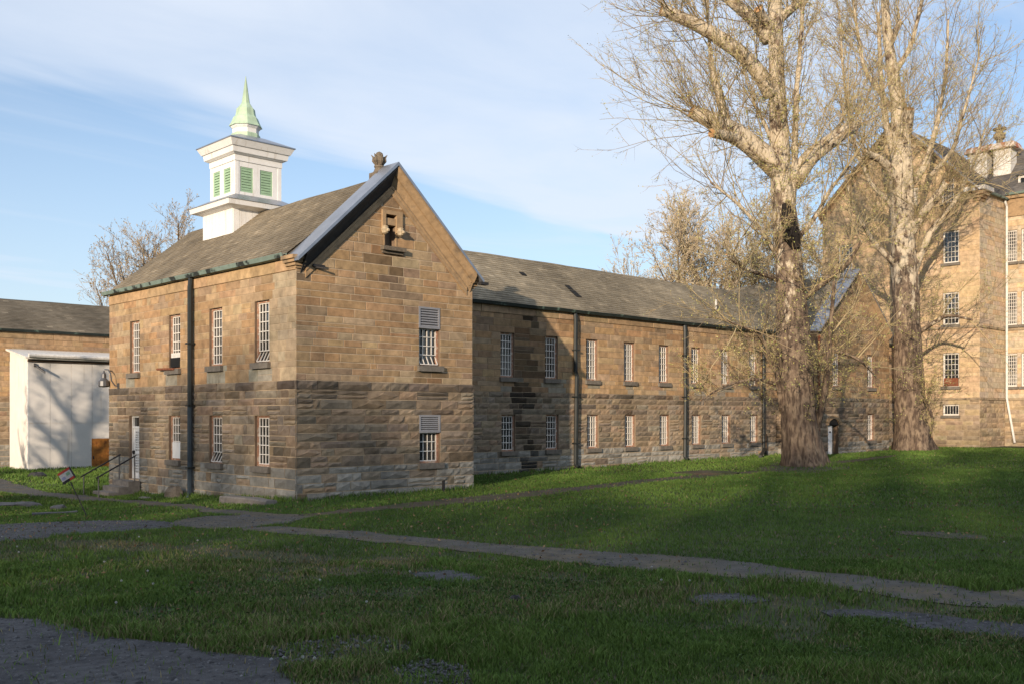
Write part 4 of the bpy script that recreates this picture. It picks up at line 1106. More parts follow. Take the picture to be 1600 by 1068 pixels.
# leaning sign
sx, sy = ground_px(141, 806); sz = gzf(sx, sy)
t = thing('leaning_sign', 'small red edged sign leaning on a thin post', 'sign', (sx, sy, sz))
p0 = Vector((0, 0, -.2)); p1 = at(110, 752, sy) - Vector((sx, sy, sz))
m = MB(); m.tube([p0, p1], .018, 6); m.build('post', M_IRON, t)
c = at(105, 742, sy - .06) - Vector((sx, sy, sz)); ex = (Vector((.155, -.06, .085))); ez_ = Vector((-.075, 0, .12))
M_RED = mat('sign_red', (.40, .06, .045), rough=.5, var=.25, vscale=20); M_SGW = mat('sign_white', (.40, .40, .41), rough=.5, var=.2, vscale=12); M_SGB = mat('sign_black', (.03, .03, .035), rough=.5, var=.1); M_SGG = mat('sign_green', (.20, .36, .24), rough=.5, var=.2); M_SGP = mat('sign_blue', (.25, .27, .42), rough=.5, var=.2)
nrm = ex.cross(ez_).normalized()
if nrm.y > 0: nrm = -nrm


def plate(name, parent, a0, a1, b0, b1, off, mm, th=.012):
    m = MB(); P = [c + ex * a + ez_ * b + nrm * (off + k) for k in (0, th) for a, b in ((a0, b0), (a1, b0), (a1, b1), (a0, b1))]
    m.add(P, [(0, 3, 2, 1), (4, 5, 6, 7), (0, 1, 5, 4), (1, 2, 6, 5), (2, 3, 7, 6), (3, 0, 4, 7)]); return m.build(name, mm, parent)


bd = plate('board', t, -1.35, 1.35, -1.25, 1.3, 0, M_SGB, .03)
plate('border', bd, -1.35, 1.2, .85, 1.3, .031, M_RED, .006); plate('border', bd, .2, 1.2, -1.25, -.8, .031, M_RED, .006); plate('face', bd, -1.28, 1.15, -.75, .8, .031, M_SGW, .006)
plate('mark', bd, .1, .9, -.1, .5, .038, M_SGG, .002); plate('mark', bd, -1.1, -.3, -.5, .1, .038, M_SGP, .002)

# stones and slabs lying about
def rock(name, label, cat, px, py, sx_, sy_, sz_, m_, seed, rz=0., group=None):
    gx, gy = ground_px(px, py); r = random.Random(seed); mb = MB(); n = 9
    prof = [(.75, -.35), (1.0, 0), (.92, .55), (.6, .95), (.05, 1.0)]; vs = []
    mb.lathe(prof, n)
    mb.v = [(a * sx_ * r.uniform(.85, 1.12), b * sy_ * r.uniform(.85, 1.12), k * sz_ * r.uniform(.88, 1.1)) for a, b, k in mb.v]
    return tag(mb.build(name, m_, loc=(gx, gy, gzf(gx, gy)), rz=rz), label, cat, group)


def slab(name, label, cat, px0, py0, px1, py1, wid, hgt, m_, seed):
    a = Vector((*ground_px(px0, py0), 0)); b = Vector((*ground_px(px1, py1), 0)); r = random.Random(seed); d = b - a; L = d.length; mb = MB()
    mid = (a + b) / 2; n = 6; vs = []; fr = []
    for i in range(n + 1):
        s_ = -L / 2 + L * i / n; k = r.uniform(.85, 1.1)
        fr.append(lambda q, w, s_=s_, k=k: (s_, q * k, w * k))
    mb.sweep([(-wid / 2, -.2), (wid / 2, -.2), (wid / 2, hgt * .8), (wid / 2 - .04, hgt), (-wid / 2 + .04, hgt), (-wid / 2, hgt * .8)], fr)
    return tag(mb.build(name, m_, loc=(mid.x, mid.y, gzf(mid.x, mid.y)), rz=math.atan2(d.y, d.x)), label, cat)


slab('stone_slab', 'long weathered stone slab lying at the foot of the corner', 'slab', 352, 785, 424, 788, .5, .22, M_CONC, 3)
slab('timber', 'dark old timber lying in the grass left of the leaning sign', 'timber', 50, 806, 121, 801, .22, .10, M_LEAD, 4)
rock('rubble', 'dark lump of broken asphalt behind the old timber', 'rubble', 92, 795, .28, .3, .16, M_LEAD, 5)
rock('rubble', 'low dark mound of broken asphalt at the left edge', 'rubble', 3, 790, .7, .4, .14, M_LEAD, 6)
rock('rubble', 'long dark mound of broken asphalt in the left grass', 'rubble', 40, 790, .6, .3, .16, M_LEAD, 7)
rock('boulder', 'dark block of stone fallen against the flank wall', 'stone', 272, 776, .5, .35, .42, M_FINIAL, 8, ANG + 1.57)
rock('stone', 'small black stone in the middle of the front grass', 'stone', 805, 938, .10, .08, .09, M_IRON, 9)
rock('stone', 'pale flat stone on the grass beside the flank wall', 'stone', 228, 778, .45, .22, .07, M_CONC, 10, ANG + 1.57)
rock('stone', 'small grey stone on the path junction', 'stone', 384, 807, .16, .1, .07, M_LEAD, 12)
gx, gy = ground_px(693, 768); m = MB(); m.box(-.04, .04, -.04, .04, -.2, .42); tag(m.build('short_post', M_IRON, loc=(gx, gy, gzf(gx, gy)), rz=ANG), 'short dark post standing against the foot of the gable wall', 'post')
gx, gy = UV(36.35, 5.3); m = MB(); m.box(-.05, .05, -.04, .04, 0, 1.35); tag(m.build('wooden_stake', M_BARK2, loc=(gx, gy, gzf(gx, gy)), rz=ANG + .05), 'thin wooden stake beside the last downspout of the wing', 'stake')
m = MB(); a = Vector((*UV(33.6, 4.0), 0)); b = Vector((*UV(36.1, 5.25), 0)); a.z = gzf(a.x, a.y) + .1; b.z = gzf(b.x, b.y) + .45
m.tube([Vector(), (b - a) * .5 + Vector((0, 0, -.02)), b - a], .11, 8); tag(m.build('fallen_pipe', M_PIPE, loc=a), 'dark drain pipe lying on the grass at the foot of the wing', 'pipe')
rock('brush_pile', 'low brown heap of leaves and twigs on the dirt path', 'heap', 1105, 740, 1.6, .7, .16, M_DIRT, 14)
rock('brush_pile', 'small dark heap of leaves at the foot of the shed', 'heap', 58, 746, .5, .4, .3, M_IRON, 15)


# ------------------------------------------------------------------ trees
def polytubes(lines, sides, m, name, parent, cols):
    """many thin tapering tubes in one mesh; lines: list of (pts Nx3, radii N) grouped by N"""
    Vs, Ts, Cs, base = [], [], [], 0
    by = {}
    for (p, r_), c in zip(lines, cols): by.setdefault(len(p), []).append((p, r_, c))
    for n, L in by.items():
        P = np.array([q[0] for q in L]); Rr = np.array([q[1] for q in L]); Cc = np.array([q[2] for q in L]); k = len(L)
        d = P[:, -1] - P[:, 0]; d /= np.linalg.norm(d, axis=1, keepdims=True) + 1e-9
        up = np.where(np.abs(d[:, 2:3]) < .9, np.array([[0, 0, 1.]]), np.array([[1., 0, 0]])); a = np.cross(up, d); a /= np.linalg.norm(a, axis=1, keepdims=True) + 1e-9; b = np.cross(d, a)
        th = np.arange(sides) * 2 * np.pi / sides
        ring = a[:, None, :] * np.cos(th)[None, :, None] + b[:, None, :] * np.sin(th)[None, :, None]
        V = P[:, :, None, :] + ring[:, None] * Rr[:, :, None, None]
        Vs.append(V.reshape(-1, 3)); Cs.append(np.repeat(Cc, n * sides, axis=0))
        i = np.arange(n - 1)[:, None] * sides; j = np.arange(sides)[None]; j2 = (j + 1) % sides
        q = np.stack([i + j, i + j2, i + sides + j2, i + sides + j], -1).reshape(-1, 4)
        T = np.concatenate([q[:, [0, 1, 2]], q[:, [0, 2, 3]]]); T = (T[None] + (np.arange(k) * n * sides)[:, None, None]).reshape(-1, 3) + base
        Ts.append(T); base += k * n * sides
    me = np_mesh(name, np.concatenate(Vs), np.concatenate(Ts), m, np.concatenate(Cs)); return tag(obj(name, me, parent), kind='stuff')


def twig_mesh(tw, T):
    polytubes(tw.lines, 3, M_TWIG, 'twigs', T, tw.cols)
    if not tw.fine: return
    A = np.array([f[0] for f in tw.fine], float); B = np.array([f[1] for f in tw.fine], float); E_ = np.array([f[2] for f in tw.fine], float); R_ = np.array([f[3] for f in tw.fine])[:, None]
    w = np.cross(B - A, tw.r.normal(size=A.shape)); w /= np.linalg.norm(w, axis=1, keepdims=True) + 1e-9; w *= R_
    V = np.stack([A - w, A + w, B - w * .7, B + w * .7, E_], 1).reshape(-1, 3); i = np.arange(len(A))[:, None] * 5
    Tt = np.concatenate([i + [[0, 1, 3]], i + [[0, 3, 2]], i + [[2, 3, 4]]])
    tag(obj('fine_twigs', np_mesh('fine_twigs', V, Tt, M_TWIG, np.repeat(np.array(tw.fcols), 5, 0)), T), kind='stuff')


def leaf_quads(pts, size, m, name, parent, cols, seed):
    r = np.random.default_rng(seed); n = len(pts); P = np.array(pts); s = size * r.uniform(.5, 1.3, (n, 1))
    a = r.normal(size=(n, 3)); a /= np.linalg.norm(a, axis=1, keepdims=True); b = np.cross(a, r.normal(size=(n, 3))); b /= np.linalg.norm(b, axis=1, keepdims=True)
    V = np.stack([P - a * s, P + b * s * .55, P + a * s, P - b * s * .55], 1).reshape(-1, 3)
    i = np.arange(n)[:, None] * 4; T = np.concatenate([i + [[0, 1, 2]], i + [[0, 2, 3]]])
    C = np.array(cols)[r.integers(0, len(cols), n)] * r.uniform(.75, 1.25, (n, 1))
    return tag(obj(name, np_mesh(name, V, T, m, np.repeat(C, 4, 0)), parent), kind='stuff')


def shoot(r, p, d, L, rad, n, trop, wob):
    """a wandering shoot; returns pts, radii, dirs"""
    p = np.array(p, float); d = np.array(d, float); d /= np.linalg.norm(d); P = [p]; Rr = [rad]; Ds = [d]
    for i in range(n):
        d = d + r.normal(size=3) * wob + np.array([0, 0, trop]); d /= np.linalg.norm(d); p = p + d * (L / n)
        P.append(p); Rr.append(rad * (1 - .72 * (i + 1) / n)); Ds.append(d)
    return P, Rr, Ds


class Twigs:
    def __init__(s, seed, minr=.0085): s.minr = minr; s.r = np.random.default_rng(seed); s.lines = []; s.cols = []; s.buds = []; s.fine = []; s.fcols = []

    def grow(s, p, d, L, rad, lev, col, trop=.10, wob=.14, kids=6, budp=.7):
        r = s.r; n = 6 if lev == 0 else 3
        if lev == 2:                                     # the finest twigs are single slivers
            d = np.array(d, float); d /= np.linalg.norm(d); q = p + d * L * .55; d2_ = d + r.normal(size=3) * .22 + np.array([0, 0, trop]); e = q + d2_ / np.linalg.norm(d2_) * L * .45
            s.fine.append((p, q, e, rad)); s.fcols.append(col)
            if r.random() < budp: s.buds.append(e)
            if r.random() < budp * .5: s.buds.append(q + r.normal(size=3) * .02)
            return
        P, Rr, Ds = shoot(r, p, d, L, rad, n, trop, wob); s.lines.append((P, Rr)); s.cols.append(col)
        if lev < 2:
            for _ in range(max(1, int(kids * r.uniform(.6, 1.3)))):
                t = r.uniform(.15, 1.0) * (n - .01); i = int(t); q = P[i] + (P[i + 1] - P[i]) * (t - i)
                side = r.normal(size=3); dd = Ds[i] * .75 + side / np.linalg.norm(side) * r.uniform(.45, .9); dd[2] += .12
                s.grow(q, dd, L * r.uniform(.22, .5) * (1.15 - .5 * t / n), max(rad * .45, s.minr), lev + 1, col, trop, wob * 1.2, kids * 1.15, budp)
        if lev >= 1:
            for q in P[1:]:
                if r.random() < budp: s.buds.append(q + r.normal(size=3) * .03)


TW = [(.36, .275, .155), (.42, .325, .17), (.27, .205, .13), (.42, .34, .20)]
BUDS = [(.40, .38, .12), (.34, .30, .11), (.46, .42, .16), (.32, .36, .11)]


def trunk_mesh(pts, rad, sides, seed, flare, m, name, parent, lump=.06):
    """trunk or limb with uneven section; pts relative to the tree's base"""
    r = np.random.default_rng(seed); ctrl = np.array([list(p) for p in pts]); rc = np.array(rad, float)
    seg = np.linalg.norm(np.diff(ctrl, axis=0), axis=1); t = np.concatenate([[0], np.cumsum(seg)]); n = max(4, int(t[-1] / (.22 if flare and sides > 20 else .3)))
    tt = np.linspace(0, t[-1], n)
    # smooth path
    P = np.stack([np.interp(tt, t, ctrl[:, k]) for k in range(3)], 1); R_ = np.interp(tt, t, rc)
    for _ in range(3): P[1:-1] = (P[:-2] + 2 * P[1:-1] + P[2:]) / 4
    ph = r.uniform(0, 6.28, 6); vs = []; fs = []; up = None
    for i in range(n):
        d = P[min(i + 1, n - 1)] - P[max(i - 1, 0)]; d /= np.linalg.norm(d)
        if up is None: up = np.array([0, 1., 0]) if abs(d[1]) < .8 else np.array([0, 0, 1.])
        a = up - d * up.dot(d); a /= np.linalg.norm(a); b = np.cross(d, a); up = a
        for k in range(sides):
            th = 2 * math.pi * k / sides
            f = 1 + lump * (math.sin(3 * th + ph[0] + .35 * tt[i]) + .8 * math.sin(5 * th + ph[1] - .5 * tt[i]) + .7 * math.sin(2 * th + ph[2] + tt[i] * 1.1)) + r.uniform(-.015, .015)
            if sides > 20: f += (.022 * math.sin(11 * th + 2.2 * math.sin(.8 * tt[i] + ph[5])) + .016 * math.sin(17 * th - 1.7 * math.sin(1.1 * tt[i]))) * (.35 + math.exp(-tt[i] / 5))
            if flare: e = math.exp(-tt[i] / .8) * flare; f += e * (.55 + .5 * math.sin(5 * th + ph[3]) + .25 * math.sin(8 * th + ph[4]))
            vs.append(P[i] + (a * math.cos(th) + b * math.sin(th)) * R_[i] * f)
    for i in range(n - 1):
        for k in range(sides):
            q = (k + 1) % sides; fs.append((i * sides + k, i * sides + q, (i + 1) * sides + q, (i + 1) * sides + k))
    fs.append(tuple(range(sides - 1, -1, -1)))
    mb = MB(); mb.add(vs, fs); mb.mi = 1; e = (n - 1) * sides; mb.add([vs[e + k] for k in range(sides)], [tuple(range(sides))])
    o = mb.build(name, [m, M_CUT], parent, smooth=True); return o, P, R_


def big_tree(label, base_px, Y, trunk, limbs, seed, nshoot, loc_sprouts, group, extra=None, kid=7):
    """trunk and limbs are given as (px, py, width_px) in the photograph and set at the tree's own depth"""
    X = (base_px[0] - CX) / F * Y; Z = gzf(X, Y); O = Vector((X, Y, Z)); T = thing('sycamore_tree', label, 'tree', (X, Y, Z), 0, group)
    r = np.random.default_rng(seed); tw = Twigs(seed + 1); k = Y / F
    tp = [at(px, py, Y) - O for px, py, w in trunk]; tp[0].z = -.25
    trunk_mesh(tp, [w * k / 2 * .90 for _, _, w in trunk], 52, seed, .35, M_BARK, 'trunk', T, .035)
    paths = []
    for pts, dy, cut in limbs:
        n = len(pts); q = [at(px, py, Y + dy * i / (n - 1)) - O for i, (px, py, w) in enumerate(pts)]
        _, P, R_ = trunk_mesh(q, [w * k / 2 for _, _, w in pts], 10, seed + len(paths) + 3, 0, M_BARK, 'limb', T, .06); paths.append((P, R_, cut))
    tot = sum(len(P) * (2.2 if cut else 1) for P, R_, cut in paths)
    for P, R_, cut in paths:                                    # water shoots, thickest round the cut ends
        m_ = int(nshoot * len(P) * (2.2 if cut else 1) / tot)
        for _ in range(m_):
            t = r.beta(2.2, 1.0) if cut else r.uniform(.1, 1)
            i = min(len(P) - 2, int(t * (len(P) - 1))); p = P[i] + (P[i + 1] - P[i]) * r.random()
            ax = P[i + 1] - P[i]; ax /= np.linalg.norm(ax); rd = np.array([p[0], p[1], 0]); rd /= np.linalg.norm(rd) + .3; d = r.normal(size=3) * .48 + ax * .35 + rd * .38 + np.array([0, 0, r.uniform(.1, 1.0)])
            tw.grow(p, d, min(r.uniform(2.0, 7.2), .4 + .5 * p[2]), r.uniform(.016, .038), 0, TW[r.integers(4)], r.uniform(-.01, .13), .10, kid)
    for (py0, py1, n, spread, lmax) in loc_sprouts:             # sprouts straight from the trunk
        zs = sorted((at(0, py0, Y).z - Z, at(0, py1, Y).z - Z)); tz = [p.z for p in tp]
        for _ in range(n):
            z = r.uniform(*zs); x = np.interp(z, tz, [p.x for p in tp]); y = np.interp(z, tz, [p.y for p in tp]); rad = np.interp(z, tz, [w * k / 2 for _, _, w in trunk])
            th = r.uniform(0, 6.28); d = np.array([math.cos(th), math.sin(th), r.uniform(-.25, .9)]) * np.array([1, 1, spread])
            low = py0 > 400; L_ = min(r.uniform(.5, 1) * lmax, .5 + .55 * z if low else 9); tw.grow((x + math.cos(th) * rad * .9, y + math.sin(th) * rad * .9, z), d, L_, r.uniform(.008, .014 if low else .02), 0, (.13, .105, .07) if low else TW[r.integers(4)], .05 if not low else .02, .17, kid)  # low sprouts coloured darker, the shade they stand in painted on
    if extra: extra(T, tw, O, k)
    twig_mesh(tw, T); leaf_quads([b for b in tw.buds if r.random() < .62], .042, M_BUD, 'buds', T, BUDS, seed)
    return T


def t1_extra(T, tw, O, k):
    pts = [at(px, py, 48.4) - O for px, py in ((1228, 318), (1232, 345), (1238, 370), (1243, 388))]
    m = MB(); m.tube(pts, [.20, .36, .42, .22], 10); m.build('hollow', M_CHAR, T)


TRUNK1 = [(1257, 732, 70), (1251, 690, 63), (1247, 640, 60), (1241, 560, 57), (1236, 480, 53), (1233, 420, 47), (1228, 350, 42), (1221, 280, 37), (1217, 200, 31), (1213, 120, 27), (1211, 50, 25), (1209, -30, 21), (1207, -110, 15), (1206, -170, 6)]
LIMBS1 = [
    ([(1206, 150, 26), (1185, 112, 24), (1160, 85, 22), (1110, 50, 20), (1070, 30, 19), (1033, 15, 17)], -1.5, 1),
    ([(1203, 62, 24), (1180, 32, 21), (1150, 8, 19), (1118, -22, 17), (1088, -50, 15)], 1.5, 1),
    ([(1206, 48, 17), (1194, 30, 16), (1184, 15, 14)], -1.0, 1),
    ([(1220, 28, 15), (1235, 15, 13), (1250, 3, 11)], .4, 1),
    ([(1220, 268, 38), (1180, 232, 34), (1150, 208, 30), (1115, 190, 25), (1080, 174, 20)], -1.2, 1),
    ([(1180, 240, 18), (1145, 214, 17), (1112, 208, 14)], -2.0, 1),
    ([(1133, 190, 14), (1123, 142, 13), (1113, 118, 10), (1108, 60, 5), (1104, 0, 4), (1103, -70, 2)], -.8, 0),
    ([(1238, 285, 30), (1265, 245, 26), (1300, 220, 23), (1335, 196, 20)], 1.2, 1),
    ([(1236, 330, 12), (1242, 240, 10), (1244, 150, 8), (1252, 60, 6), (1255, -40, 4)], -.6, 0),
    ([(1252, 470, 9), (1290, 440, 8), (1330, 410, 6), (1347, 375, 4)], -2.5, 0),
    ([(1228, 440, 8), (1190, 428, 7), (1160, 420, 5), (1135, 398, 3)], -2.5, 0),
    ([(1268, 690, 12), (1284, 640, 10), (1293, 580, 9), (1299, 500, 7), (1303, 440, 4)], -1.8, 0),
    ([(1222, 640, 9), (1212, 575, 7), (1200, 540, 6), (1176, 515, 4), (1130, 500, 2)], -2.2, 0),
    ([(1215, 600, 6), (1180, 590, 5), (1130, 602, 3), (1095, 625, 2)], -2.6, 0),
    ([(1262, 560, 7), (1300, 545, 6), (1345, 560, 4), (1370, 590, 2)], -2.4, 0),
    ([(1205, 218, 7), (1193, 190, 6), (1180, 166, 4)], -.7, 1),
    ([(1225, 420, 8), (1190, 360, 6), (1155, 320, 5), (1110, 285, 3)], -1.8, 0),
    ([(1240, 380, 9), (1275, 340, 7), (1300, 290, 5), (1330, 260, 3)], -1.5, 0)]
big_tree('huge pollarded sycamore standing nearest, with pale sawn off limbs', (1257, 728), 49.0, TRUNK1, LIMBS1, 101, 430,
         [(150, 420, 150, .7, 2.2), (420, 640, 110, .35, 4.0), (-60, 150, 70, .9, 3.2)], 'old sycamores on the lawn', t1_extra)
TRUNK2 = [(1427, 706, 66), (1424, 665, 54), (1421, 600, 49), (1417, 520, 46), (1414, 440, 43), (1410, 350, 39), (1408, 270, 37), (1408, 205, 31), (1402, 155, 22), (1392, 95, 18), (1385, 40, 15), (1380, -30, 12), (1376, -110, 5)]
LIMBS2 = [
    ([(1413, 215, 20), (1418, 190, 18), (1421, 170, 15)], -1, 1), ([(1390, 70, 12), (1400, 48, 10), (1407, 33, 9)], -.5, 1),
    ([(1410, 380, 20), (1440, 335, 16), (1462, 310, 13), (1480, 285, 8)], -2.5, 1), ([(1412, 300, 14), (1445, 262, 10), (1463, 200, 7), (1478, 120, 5), (1482, 30, 3)], -1, 0),
    ([(1420, 440, 14), (1452, 365, 10), (1490, 320, 7), (1520, 260, 4), (1540, 200, 2)], -2, 0), ([(1405, 260, 14), (1385, 200, 10), (1376, 120, 7), (1372, 20, 5)], .8, 0),
    ([(1403, 285, 16), (1380, 250, 13), (1350, 238, 9)], -1.5, 1), ([(1410, 590, 8), (1445, 622, 6), (1458, 652, 4), (1455, 682, 2)], -3, 0),
    ([(1455, 275, 8), (1490, 235, 6), (1510, 160, 4), (1530, 90, 2)], -1.5, 0), ([(1395, 120, 10), (1425, 70, 7), (1440, 0, 4)], -.5, 0),
    ([(1405, 420, 10), (1365, 380, 8), (1335, 330, 5), (1320, 270, 3)], -1.5, 0), ([(1402, 330, 9), (1362, 290, 7), (1330, 215, 5), (1318, 120, 3), (1312, 20, 2)], .5, 0),
    ([(1435, 520, 7), (1480, 490, 5), (1520, 500, 3)], -2.5, 0), ([(1400, 180, 9), (1350, 110, 6), (1335, 20, 4), (1330, -50, 2)], 1, 0)]
big_tree('second big sycamore close to the tall main building', (1425, 702), 67.0, TRUNK2, LIMBS2, 202, 470, [(100, 430, 120, .6, 3.0), (430, 670, 100, .3, 3.2)], 'old sycamores on the lawn')


def round_tree(name, label, x, y, H, spread, seed, group, nl=9, kid=6, cols=TW, buds=BUDS, budsize=.12, nshoot=220, rad=.28, budp=.7, crown0=.28, trop=.05, minr=.0105):
    z = gzf(x, y) if abs(x) < 60 and 0 < y < 110 else 0.0
    T = thing(name, label, 'tree', (x, y, z), 0, group); r = np.random.default_rng(seed); tw = Twigs(seed + 1, minr)
    top = np.array([r.normal() * .4, r.normal() * .4, H * .62])
    _, P, R_ = trunk_mesh([Vector((0, 0, -.2)), Vector(top * .35 + r.normal(size=3) * .15), Vector(top * .7 + r.normal(size=3) * .2), Vector(top)], [rad, rad * .8, rad * .55, rad * .25], 12, seed, .3, M_BARK2, 'trunk', T)
    for i in range(nl):
        t = crown0 + (1 - crown0) * (i + r.random()) / nl; p = top * min(.98, t * .95); a = 2.4 * i + r.uniform(-.4, .4)
        d = np.array([math.cos(a), math.sin(a), r.uniform(.5, 1.1) + t * .5]); L = spread * (1.15 - .45 * t) * r.uniform(.8, 1.15)
        Q, Rq, _ = shoot(r, p, d, L * 1.15, 1, 5, .16, .16)
        _, PL, RL = trunk_mesh([Vector(q) for q in Q], list(np.linspace(rad * .42, rad * .08, 6)), 7, seed + i, 0, M_BARK2, 'limb', T)
        for _ in range(int(nshoot / nl)):
            t2 = r.uniform(.2, 1); j = min(len(PL) - 2, int(t2 * (len(PL) - 1))); ax = PL[j + 1] - PL[j]; ax /= np.linalg.norm(ax)
            tw.grow(PL[j], r.normal(size=3) * .55 + ax * .6 + np.array([0, 0, .35]), r.uniform(.14, .32) * spread * 1.3, max(.012, rad * .06), 0, cols[r.integers(len(cols))], trop, .14, kid, budp)
    twig_mesh(tw, T); leaf_quads(tw.buds, budsize, M_BUD, 'buds', T, buds, seed); return T


TWP = [(.47, .38, .26), (.42, .34, .24), (.52, .42, .27)]
BUDP = [(.40, .34, .17), (.36, .28, .14), (.42, .37, .20)]
round_tree('broad_tree', 'broad budding tree rising behind the wing roof left of the sycamore', 17.6, 90, 22.5, 11.0, 301, 'trees behind the wing', 15, 7, TWP, BUDP, .08, 760, .4, crown0=.12, budp=.3, minr=.021)
round_tree('broad_tree', 'greyish twiggy tree behind the wing, seen between the two sycamores', 32.5, 98, 27.0, 11, 302, 'trees behind the wing', 11, 6, TWP, BUDP, .07, 480, .4, crown0=.15, budp=.25, minr=.02)
round_tree('broad_tree', 'budding tree low behind the wing roof, at the sycamore trunk', 25.0, 93, 20.0, 9.0, 303, 'trees behind the wing', 11, 7, TWP, BUDP, .07, 480, .35, crown0=.12, budp=.3, minr=.021)
round_tree('bare_tree', 'sparse leafing tree behind the cupola of the gabled block', -28.3, 82, 22.3, 8.6, 304, None, 15, 6, [(.38, .30, .21), (.44, .35, .24)], [(.32, .22, .11), (.36, .27, .12)], .07, 800, .42, .3, crown0=.15, minr=.013)
round_tree('bare_tree', 'far thin tree over the roof at the far right', 86, 125, 37.0, 9, 305, None, 8, 4, TWP, BUDP, .10, 110, .4)
# leafy trees far beyond the low wing
for i, (px, Y, H, sp) in enumerate(((60, 150, 19.8, 4), (85, 155, 20.5, 4), (112, 150, 20.8, 5), (145, 146, 21, 5), (28, 152, 18.4, 5))):
    round_tree('far_tree', ['low olive tree just showing over the ridge of the low wing', 'dark green tree top over the ridge of the low wing', 'orange tinged tree top over the ridge of the low wing', 'tallest tree top over the low wing, next to the gabled block', 'tree top hidden at the left end of the low wing roof'][i], (px - CX) / F * Y, Y, H, sp, 320 + i, 'tree tops beyond the low wing', 6, 4, TWP, [[(.16, .19, .07)], [(.10, .15, .06)], [(.38, .25, .09)], [(.34, .26, .12)], [(.2, .2, .1)]][i], .35, 60, .3, .9, crown0=.3)
# the bare tree out of frame at the left whose shadow falls on the shed
round_tree('bare_tree', 'bare spreading tree on the left lawn', -36.1, 33.0, 15.0, 4.4, 330, None, 16, 5, TW, BUDS, .05, 190, .42, .1, crown0=.30, minr=.017)
round_tree('bare_tree', 'bare tree on the lawn behind the viewer', -42.5, -34, 22.0, 7.0, 331, None, 11, 4, TW, BUDS, .06, 110, .45, .4, crown0=.4)


# ------------------------------------------------------------------ unseen hill and wood added behind the viewer, shaped to cast the lawn's shade
def shade_hill():
    D = 150.0; tan = math.tan(SUN_EL)
    ws = [-400, -120, -60, -41, -37, -31, -28, -17.6, -14, -10, -6, -4, -2.8, -2.3, -.9, -.4, 1.2, 1.7, 3.1, 3.6, 5.3, 12, 25, 60, 160, 400]; hs = [4, 3, 2, 1.5, 1.8, 5.5, 7.0, 7.2, 6.4, 6.0, 7.0, 10.5, 11.8, 9.0, 9.0, 12.3, 13.0, 8.4, 8.4, 13.5, 13.8, 14.5, 16, 20, 18, 14]  # crest heights and gaps set by where shade and sunlit streaks fall
    hs = [h + tan * D for h in hs]
    es = np.array(SH); ew = np.array((SH[1], -SH[0])); V = []; W_ = np.unique(np.concatenate([np.linspace(-400, 400, 161), np.linspace(-30, 30, 151)])); S_ = [-90, -100, -115, -130, -145, -155, -175, -220, -300]
    pr = [0, .12, .42, .72, .96, 1.0, .97, .8, .4]
    H = np.interp(W_, ws, hs) - 3.5
    for i, w in enumerate(W_):
        for s_, p in zip(S_, pr):
            q = es * s_ + ew * w; V.append((q[0], q[1], H[i] * p - .5 * (p == 0) + (vnoise(w, s_, 25, 40) - .5) * 2.5 * p))
    n = len(S_); T = []
    for i in range(len(W_) - 1):
        for j in range(n - 1): a = i * n + j; T += [(a, a + 1, a + n + 1), (a, a + n + 1, a + n)]
    tag(obj('shade_hill', np_mesh('shade_hill', np.array(V, float), np.array(T), M_HILL)), kind='structure')
    r = np.random.default_rng(8); n_ = 90000; w = r.uniform(-380, 380, n_); h = r.uniform(-5, 6.2, n_); s0 = -150 + r.uniform(-4, 4, n_)
    ok = r.random(n_) < np.where(h < 0, .75, np.clip(1 - h / 6.2, 0, 1) ** 1.2 * .75) * (.35 + 1.3 * vnoise(w, h * 1.5, 2.6, 41))   # crowns thinning out upwards
    w, h, s0 = w[ok], h[ok], s0[ok]; pts = np.stack([es[0] * s0 + ew[0] * w, es[1] * s0 + ew[1] * w, np.interp(w, ws, hs) + h], 1)
    leaf_quads(pts, .62, M_BUD, 'shade_wood', None, [(.09, .11, .04), (.12, .10, .05)], 9)


shade_hill()

# ------------------------------------------------------------------ grass, pebbles, dandelions
def grass_mask(x, y):
    keep = np.ones(len(x))
    jx = x + nrng.normal(size=len(x)) * .07 + (vnoise(x, y, .35, 31) - .5) * .35; jy = y + nrng.normal(size=len(x)) * .07 + (vnoise(x, y, .35, 32) - .5) * .35
    for P, k in POLYS: keep[inpoly(jx, jy, P)] = k
    for P, k in THIN:
        q = inpoly(x, y, P); keep[q] = np.minimum(keep[q], k)
    dx, dy = x - C0[0], y - C0[1]; u = dx * D2[0] + dy * D2[1]; v = dx * D1[0] + dy * D1[1]
    for u0, u1, v0, v1 in FOOT: keep[(u > u0) & (u < u1) & (v > v0) & (v < v1)] = 0
    for (tx, ty, tr) in ((14.35, 49.0, 1.1), (26.9, 67, 1.2)): keep[(x - tx) ** 2 + (y - ty) ** 2 < tr * tr] = 0
    return keep


